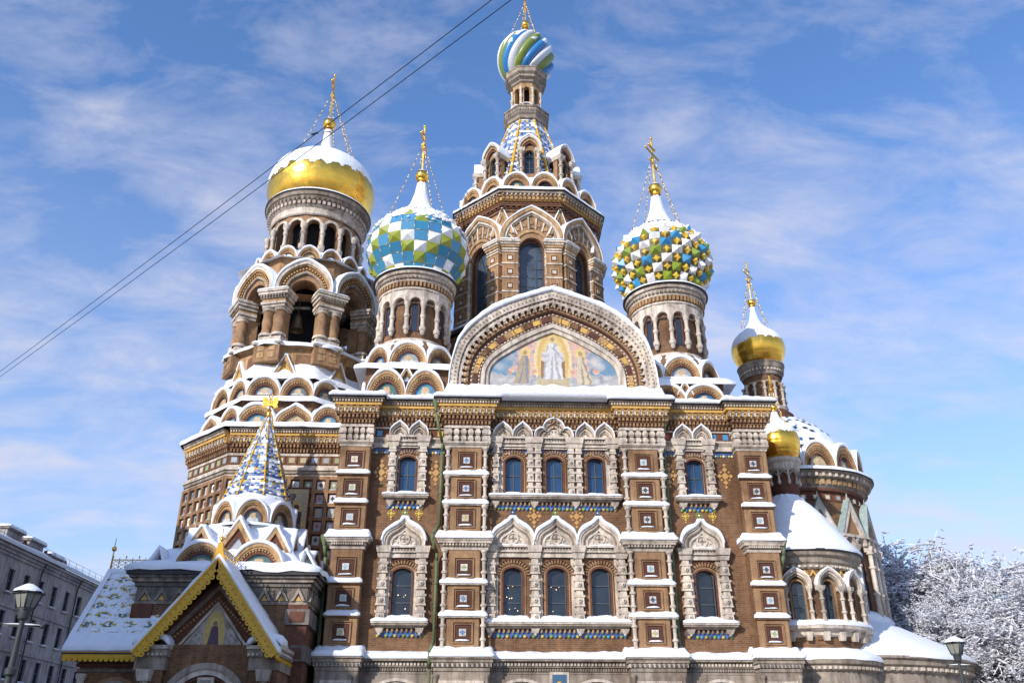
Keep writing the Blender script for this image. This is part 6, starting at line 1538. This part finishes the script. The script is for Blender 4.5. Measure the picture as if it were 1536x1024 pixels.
# ================================================================ OTHER THINGS
def rowhouse(name, y0, y1, eave, x=-42.0, rows=5, depth=14, roofh=3.0, label='', pitchw=2.6, vis=True, rising=0.0):
    T = Matrix.Translation((x, y0, 0)) @ Matrix.Rotation(R(90), 4, 'Z'); L = y1-y0      # local x runs along +y, wall faces +x
    n = int(L/pitchw); q = L/n; fh = (eave-1.2)/rows
    def f(mb):
        for j in range(rows):
            z0 = j*fh; z1 = (j+1)*fh if j < rows-1 else eave
            wall(mb, 0, L, z0, z1, 0, [(q*(i+.5), 1.05, z0+1.1, z0+1.1+fh*.56, 0) for i in range(n)], 'plaster', .30)
            if j: mb.box(0, L, -.12, .02, z0-.1, z0+.12, 'plaster')
        mb.box(0, L, .5, .6, 0, eave, 'dark'); mb.box(0, .3, .02, depth, 0, eave, 'plaster'); mb.box(L-.3, L, .02, depth, 0, eave, 'plaster'); mb.box(0, L, depth-.3, depth, 0, eave, 'plaster')
        for z, d in ((eave-.7, .15), (eave-.45, .3), (eave-.2, .5)): mb.box(-.1, L+.1, -d, .1, z, z+.24, 'plaster')
    o = sub(name, None, f); 
    o.matrix_world = T
    tag(o, label, 'building')
    def wn(mb):
        for s in (0,): pass
    def rf(mb):
        mb.add([(-.3, -.6, eave+.04), (L+.3, -.6, eave+.04), (L+.3, depth/2, eave+roofh), (-.3, depth/2, eave+roofh), (L+.3, depth+.3, eave), (-.3, depth+.3, eave)], [(0,1,2,3), (3,2,4,5), (0,3,5), (1,4,2)], 'roof_dark')
    r = sub('roof', o, rf)
    def sn_(mb):
        nn = int(L/1.0); V = []; m = 14
        for i in range(nn+1):
            for j in range(m+1):
                v = j/m; xx = -.3+(L+.6)*i/nn; y = -.7+(depth/2+.7)*v; z = eave+.04+roofh*v; t = .40*(1+.5*nz(xx*.4, y*.6, 1))*(.55 if j == 0 else 1); V.append((xx, y-.15*(j == 0), z+t))
        w = m+1; mb.add(V+[(-.3+(L+.6)*i/nn, -.66, eave+.05) for i in range(nn+1)], [(i*w+j, (i+1)*w+j, (i+1)*w+j+1, i*w+j+1) for i in range(nn) for j in range(m)]+[(i*w, (i+1)*w, (nn+1)*w+i+1, (nn+1)*w+i) for i in range(nn)], 'snow', smooth=True)
    sub('snow', r, sn_)
    if vis:
        for i in range(n):
            for j in range(max(0, rows-5), rows):
                z0 = j*fh+1.1; h = fh*.56; xc = q*(i+.5)
                if y0+xc < 8: continue
                w = sub('window', o, lambda mb: pane(mb, xc, 1.05, z0, z0+h, 0, .22, 'glass', 2, 2, .06))
                sub('sill', w, lambda mb: (mb.box(xc-.65, xc+.65, -.14, .05, z0-.12, z0, 'plaster'), snow_strip(mb, xc-.6, xc+.6, -.12, .1, z0, .08, .02, .5)))
        for yy, hh in ((19.0, 1.9), (23.2, 1.8), (27.5, 1.3)):
            def ch(mb):
                a = yy-y0; mb.box(a-1.4, a+1.4, 1.2, 2.2, eave, eave+hh, 'plaster'); mb.box(a-1.55, a+1.55, 1.0, 2.4, eave+hh, eave+hh+.16, 'stone_grey'); snow_strip(mb, a-1.55, a+1.55, 1.0, 2.4, eave+hh+.16, .25, .05, .3)
            sub('chimney', r, ch)
            def vs_(mb):
                a = yy-y0+2.0
                for k in range(5): mb.tube((a+.18*k, 1.4+.1*(k % 2), eave+.2), (a+.18*k+.05, 1.4, eave+1.5-.2*abs(k-2)), .07, .06, 6, 'iron'); mb.ball((a+.18*k+.05, 1.4, eave+1.55-.2*abs(k-2)), .17, 'brick_dark', 7, 5)
            sub('vent', r, vs_)
        def rl(mb):
            for i in range(int(L/1.6)): a = i*1.6; mb.tube((a, -.3, eave+.2), (a, -.3, eave+1.15), .02, .02, 4, 'iron')
            for z in (1.12, .75): mb.tube((0, -.3, eave+z), (L, -.3, eave+z), .015, .015, 4, 'iron')
        sub('railing', o, rl)
        for a in (22.6, 30.5, 38.5):
            def dp(mb):
                a2 = a-y0; mb.tube((a2, -.5, eave-.1), (a2, -.15, eave-1.0), .07, .07, 8, 'iron'); mb.tube((a2, -.15, eave-1.0), (a2, -.15, 0), .07, .07, 8, 'iron')
            sub('downpipe', o, dp)
    return o
rowhouse('apartment_building', 8, 41.5, 18.0, label='long grey apartment building with snowy roof and rows of dark windows, left of the church')
rowhouse('apartment_building', -62, -12, 30.0, x=-42.0, rows=8, label='tall grey building added out of view at the left to shade the porch', vis=False)  # unseen block, placed and sized to cast shade on porch and lower facade

def lamp(x, y, z, s, label, rot=0):
    o = empty('street_lamp', (x, y, 0)); tag(o, label, 'street lamp', 'cast iron street lamps'); o.rotation_euler.z = rot
    H_ = z
    def pole(mb):
        mb.lathe([(.30, 0), (.30, .25), (.22, .35), (.20, .9), (.12, 1.05), (.09, 1.3), (.08, H_*.62), (.13, H_*.63), (.13, H_*.65), (.075, H_*.66), (.06, H_-.95*s-.25), (.12, H_-.95*s-.2), (.15, H_-.95*s), (.24*s, H_-.95*s+.04)], 16, 'iron')
    p_ = sub('pole', o, pole)
    def arm(mb):
        z0 = H_*.83; mb.tube((-.45, 0, z0), (.45, 0, z0), .03, .03, 8, 'iron')
        for sx in (-1, 1): mb.ball((sx*.45, 0, z0), .055, 'iron', 8, 6)
        snow_strip(mb, -.40, .40, -.02, .02, z0+.02, .03, .0, .3)
    sub('crossbar', p_, arm)
    z0 = H_-.95*s
    def lan(mb):
        b, t = .22*s, .36*s
        mb.lathe([(b*1.42, z0+.05), (t*1.42, z0+.62*s)], 4, 'frosted_glass', smooth=False, rot=R(0))
        mb.lathe([(b*1.5, z0), (b*1.5, z0+.06)], 4, 'iron', smooth=False)
        for k in range(4):
            a = math.pi/2*k; mb.tube((b*1.44*math.sin(a), -b*1.44*math.cos(a), z0+.03), (t*1.44*math.sin(a), -t*1.44*math.cos(a), z0+.64*s), .022, .022, 6, 'iron')
            a2 = a+math.pi/4; mb.tube((b*math.sin(a2), -b*math.cos(a2), z0+.03), (t*math.sin(a2), -t*math.cos(a2), z0+.64*s), .012, .012, 5, 'iron')
    l_ = sub('lantern', o, lan)
    def cap(mb):
        t = .36*s; mb.lathe([(t*1.75, z0+.62*s), (t*1.75, z0+.66*s), (t*1.1, z0+.80*s), (t*.45, z0+.88*s), (t*.3, z0+.95*s), (.03, z0+1.02*s)], 4, 'iron', smooth=False)
        mb.ball((0, 0, z0+1.04*s), .05, 'iron', 8, 6); mb.ball((.02, 0, z0+.12*s), .06, 'frosted_glass', 8, 6)
        snow_ring(mb, [(t*1.55, z0+.68*s), (t*1.45, z0+.76*s), (t*1.0, z0+.86*s), (t*.5, z0+.97*s), (.04, z0+1.02*s)], 20, amp=.03)
    sub('roof', l_, cap)
    return o
lamp(-13.12, -37, 5.45, .60, 'large snow dusted street lamp in front of the grey apartment building', R(20))
lamp(15.6, -25.5, 5.8, .66, 'small street lamp in front of the snowy trees')

def wire(p0, p1, sag, label):
    def f(mb):
        a, b = Vector(p0), Vector(p1); n = 40; pr = a
        for i in range(1, n+1):
            t = i/n; q = a.lerp(b, t)-Vector((0, 0, sag*4*t*(1-t))); mb.tube(pr, q, .014, .014, 6, 'wire'); pr = q
        if 'upper' in label: m = a.lerp(b, .80)-Vector((0, 0, sag*4*.8*.2)); mb.tube(m-Vector((.12, 0, 0)), m+Vector((.12, 0, .1)), .035, .035, 6, 'wire')
    tag(sub('overhead_wire', None, f), label, 'wire')
WA, WB, WC, WD = (-36.3, -5, 22.75), (-1.46, -41, 21.85), (-36.2, -5, 22.47), (-.86, -41, 21.9)
wire(WA, WB, .12, 'upper of two dark overhead wires crossing the sky in front of the gilded dome')
wire(WC, WD, .15, 'lower of two dark overhead wires crossing the sky in front of the gilded dome')

# ground, quay road: out of view, greyed and widened to cut bounced light
def f(mb): mb.add([(-700, -500, 0), (700, -500, 0), (700, 900, 0), (-700, 900, 0)], [(0,1,2,3)], 'trodden_snow')
tag(sub('ground', None, f), None, kind='structure')
def f(mb): mb.add([(-30, -90, .004), (60, -90, .004), (60, -8, .004), (-30, -8, .004)], [(0,1,2,3)], 'stone_dark')
tag(sub('pavement', None, f), None, kind='structure')

# ---------------------------------------------------------------- frosted trees
def make_tree(seed, H):
    rr = random.Random(seed); tr = MB(); cr = MB(); TW = []; CL = []; BL = []
    def grow(p, d, L, r, dep):
        n = 5 if dep < 3 else 3; seg = L/n; kids = []
        for i in range(n):
            d = (d+Vector((rr.uniform(-1, 1), rr.uniform(-1, 1), rr.uniform(-.6, .75)))*(.22 if dep else .06)+Vector((0, 0, -.03*(dep > 3)))).normalized()
            q = p+d*seg; r1 = r*(1-.55*(i+1)/n)+.002; ra = r*(1-.55*i/n)
            if dep <= 3:
                tr.tube(p, q, ra, r1, 7 if dep < 2 else 4, 'bark')
                if abs(d.z) < .93: up = Vector((0, 0, ra*.75)); tr.tube(p+up, q+Vector((0, 0, r1*.75)), ra*.8+.012, r1*.8+.012, 5, 'snow')
            else: TW.append((p, q, max(ra, .012)))
            if dep in (3, 4) and abs(d.z) < .9:
                for _ in range(2): BL.append((p.lerp(q, rr.random()), d.copy(), rr.uniform(.10, .26)))
            if dep < 6 and (i > 0 or dep > 0):
                k = (2 if dep < 2 else 1 if rr.random() < .18 else 2) if dep < 5 else 4
                for _ in range(k):
                    side = d.cross(Vector((rr.uniform(-1, 1), rr.uniform(-1, 1), rr.uniform(-1, 1)))).normalized(); a = R(rr.uniform(28, 62)); nd = (d*math.cos(a)+side*math.sin(a)); nd.z += .06 if dep < 2 else -.10; kids.append((q, nd.normalized(), L*rr.uniform(.48, .72)*(.8 if dep > 3 else 1), r1*.75, dep+1))
            p = q
        if dep > 3: CL.append(p)
        for k in kids:
            if k[4] < 6 and len(TW) < 52000: grow(*k)
    grow(Vector((0, 0, 0)), Vector((0, 0, 1)), H*.42, H*.018, 0)
    vs = []; fs = []
    for p, q, r in TW:
        r = r*1.0+.024; d = (q-p).normalized(); a = d.orthogonal().normalized()*r; b = d.cross(a).normalized()*r; k = len(vs)
        vs += [p+a, p-a*.5+b*.87, p-a*.5-b*.87, q+a*.5, q-a*.25+b*.43, q-a*.25-b*.43]; fs += [(k,k+1,k+4,k+3), (k+1,k+2,k+5,k+4), (k+2,k,k+3,k+5)]
    cr.add(vs, fs, 'frost'); vs = []; fs = []
    for p, d, s in BL:                                        # pads of snow lying along the boughs
        a = d*s*1.15; b = d.cross(Vector((0, 0, 1))).normalized()*s*.75; u = Vector((0, 0, s*.45)); k = len(vs)
        vs += [p-a, p-a*.5+b, p+a*.5+b*.9, p+a, p+a*.5-b, p-a*.5-b*.9, p-a*.4+u, p+a*.4+u, p-Vector((0, 0, s*.15))]
        fs += [(k,k+1,k+6), (k+1,k+2,k+7,k+6), (k+2,k+3,k+7), (k+3,k+4,k+7), (k+4,k+5,k+6,k+7), (k+5,k,k+6)]+[(k+(i+1) % 6, k+i, k+8) for i in range(6)]
    cr.add(vs, fs, 'frost', smooth=True); vs = []; fs = []
    for p in CL:
        for _ in range(2):
            c = p+Vector((rr.uniform(-.3, .3), rr.uniform(-.3, .3), rr.uniform(-.2, .15))); k = len(vs); s = rr.uniform(.06, .20)
            o = Vector((rr.uniform(-1, 1), rr.uniform(-1, 1), rr.uniform(-.3, .3))).normalized()*s; o2 = o.cross(Vector((0, 0, 1))).normalized()*s*.7
            vs += [c+o, c+o2, c-o, c-o2, c+Vector((0, 0, s*.5)), c-Vector((0, 0, s*.3))]; fs += [(k,k+1,k+4), (k+1,k+2,k+4), (k+2,k+3,k+4), (k+3,k,k+4), (k+1,k,k+5), (k+2,k+1,k+5), (k+3,k+2,k+5), (k,k+3,k+5)]
    cr.add(vs, fs, 'frost')
    return tr, cr, len(TW), max(v.z for v in tr.v)
protos = []
for sd_, H in ((3, 19), (8, 19)):
    tr, cr, n, top = make_tree(sd_, H); protos.append((tr, cr, top)); print('TREE', n, len(cr.f), top)
spots = [(43.5, 19, 19.5, 0, 'tallest frosted tree, rising in the middle of the row right of the church'), (36.5, 15, 14.0, 1, 'smaller frosted tree nearest the low curved ambulatory'),
         (49.5, 17, 19.5, 1, 'frosted tree at the right edge of the photo, behind the small street lamp'), (34.5, 27, 15.5, 0, 'farthest frosted tree, just showing between the ambulatory and its neighbours'),
         (41.5, 9, 13.5, 0, 'low spreading frosted tree directly behind the small street lamp'), (47.5, 6, 14.0, 1, 'front frosted tree at the lower right corner')]
first = {}
for i, (x, y, h, k, lab) in enumerate(spots):
    tr, cr, top = protos[k]; o = empty('frosted_tree', (x, y, 0)); tag(o, lab, 'tree', 'snow covered trees right of the church'); o.rotation_euler.z = i*1.9; s = h/top; o.scale = (s*1.08, s*1.08, s)
    if k not in first: first[k] = (tr.build('trunk', o, recalc=False), cr.build('crown', o, recalc=False))
    else:
        for q in first[k]: c = q.copy(); S.collection.objects.link(c); c.parent = o
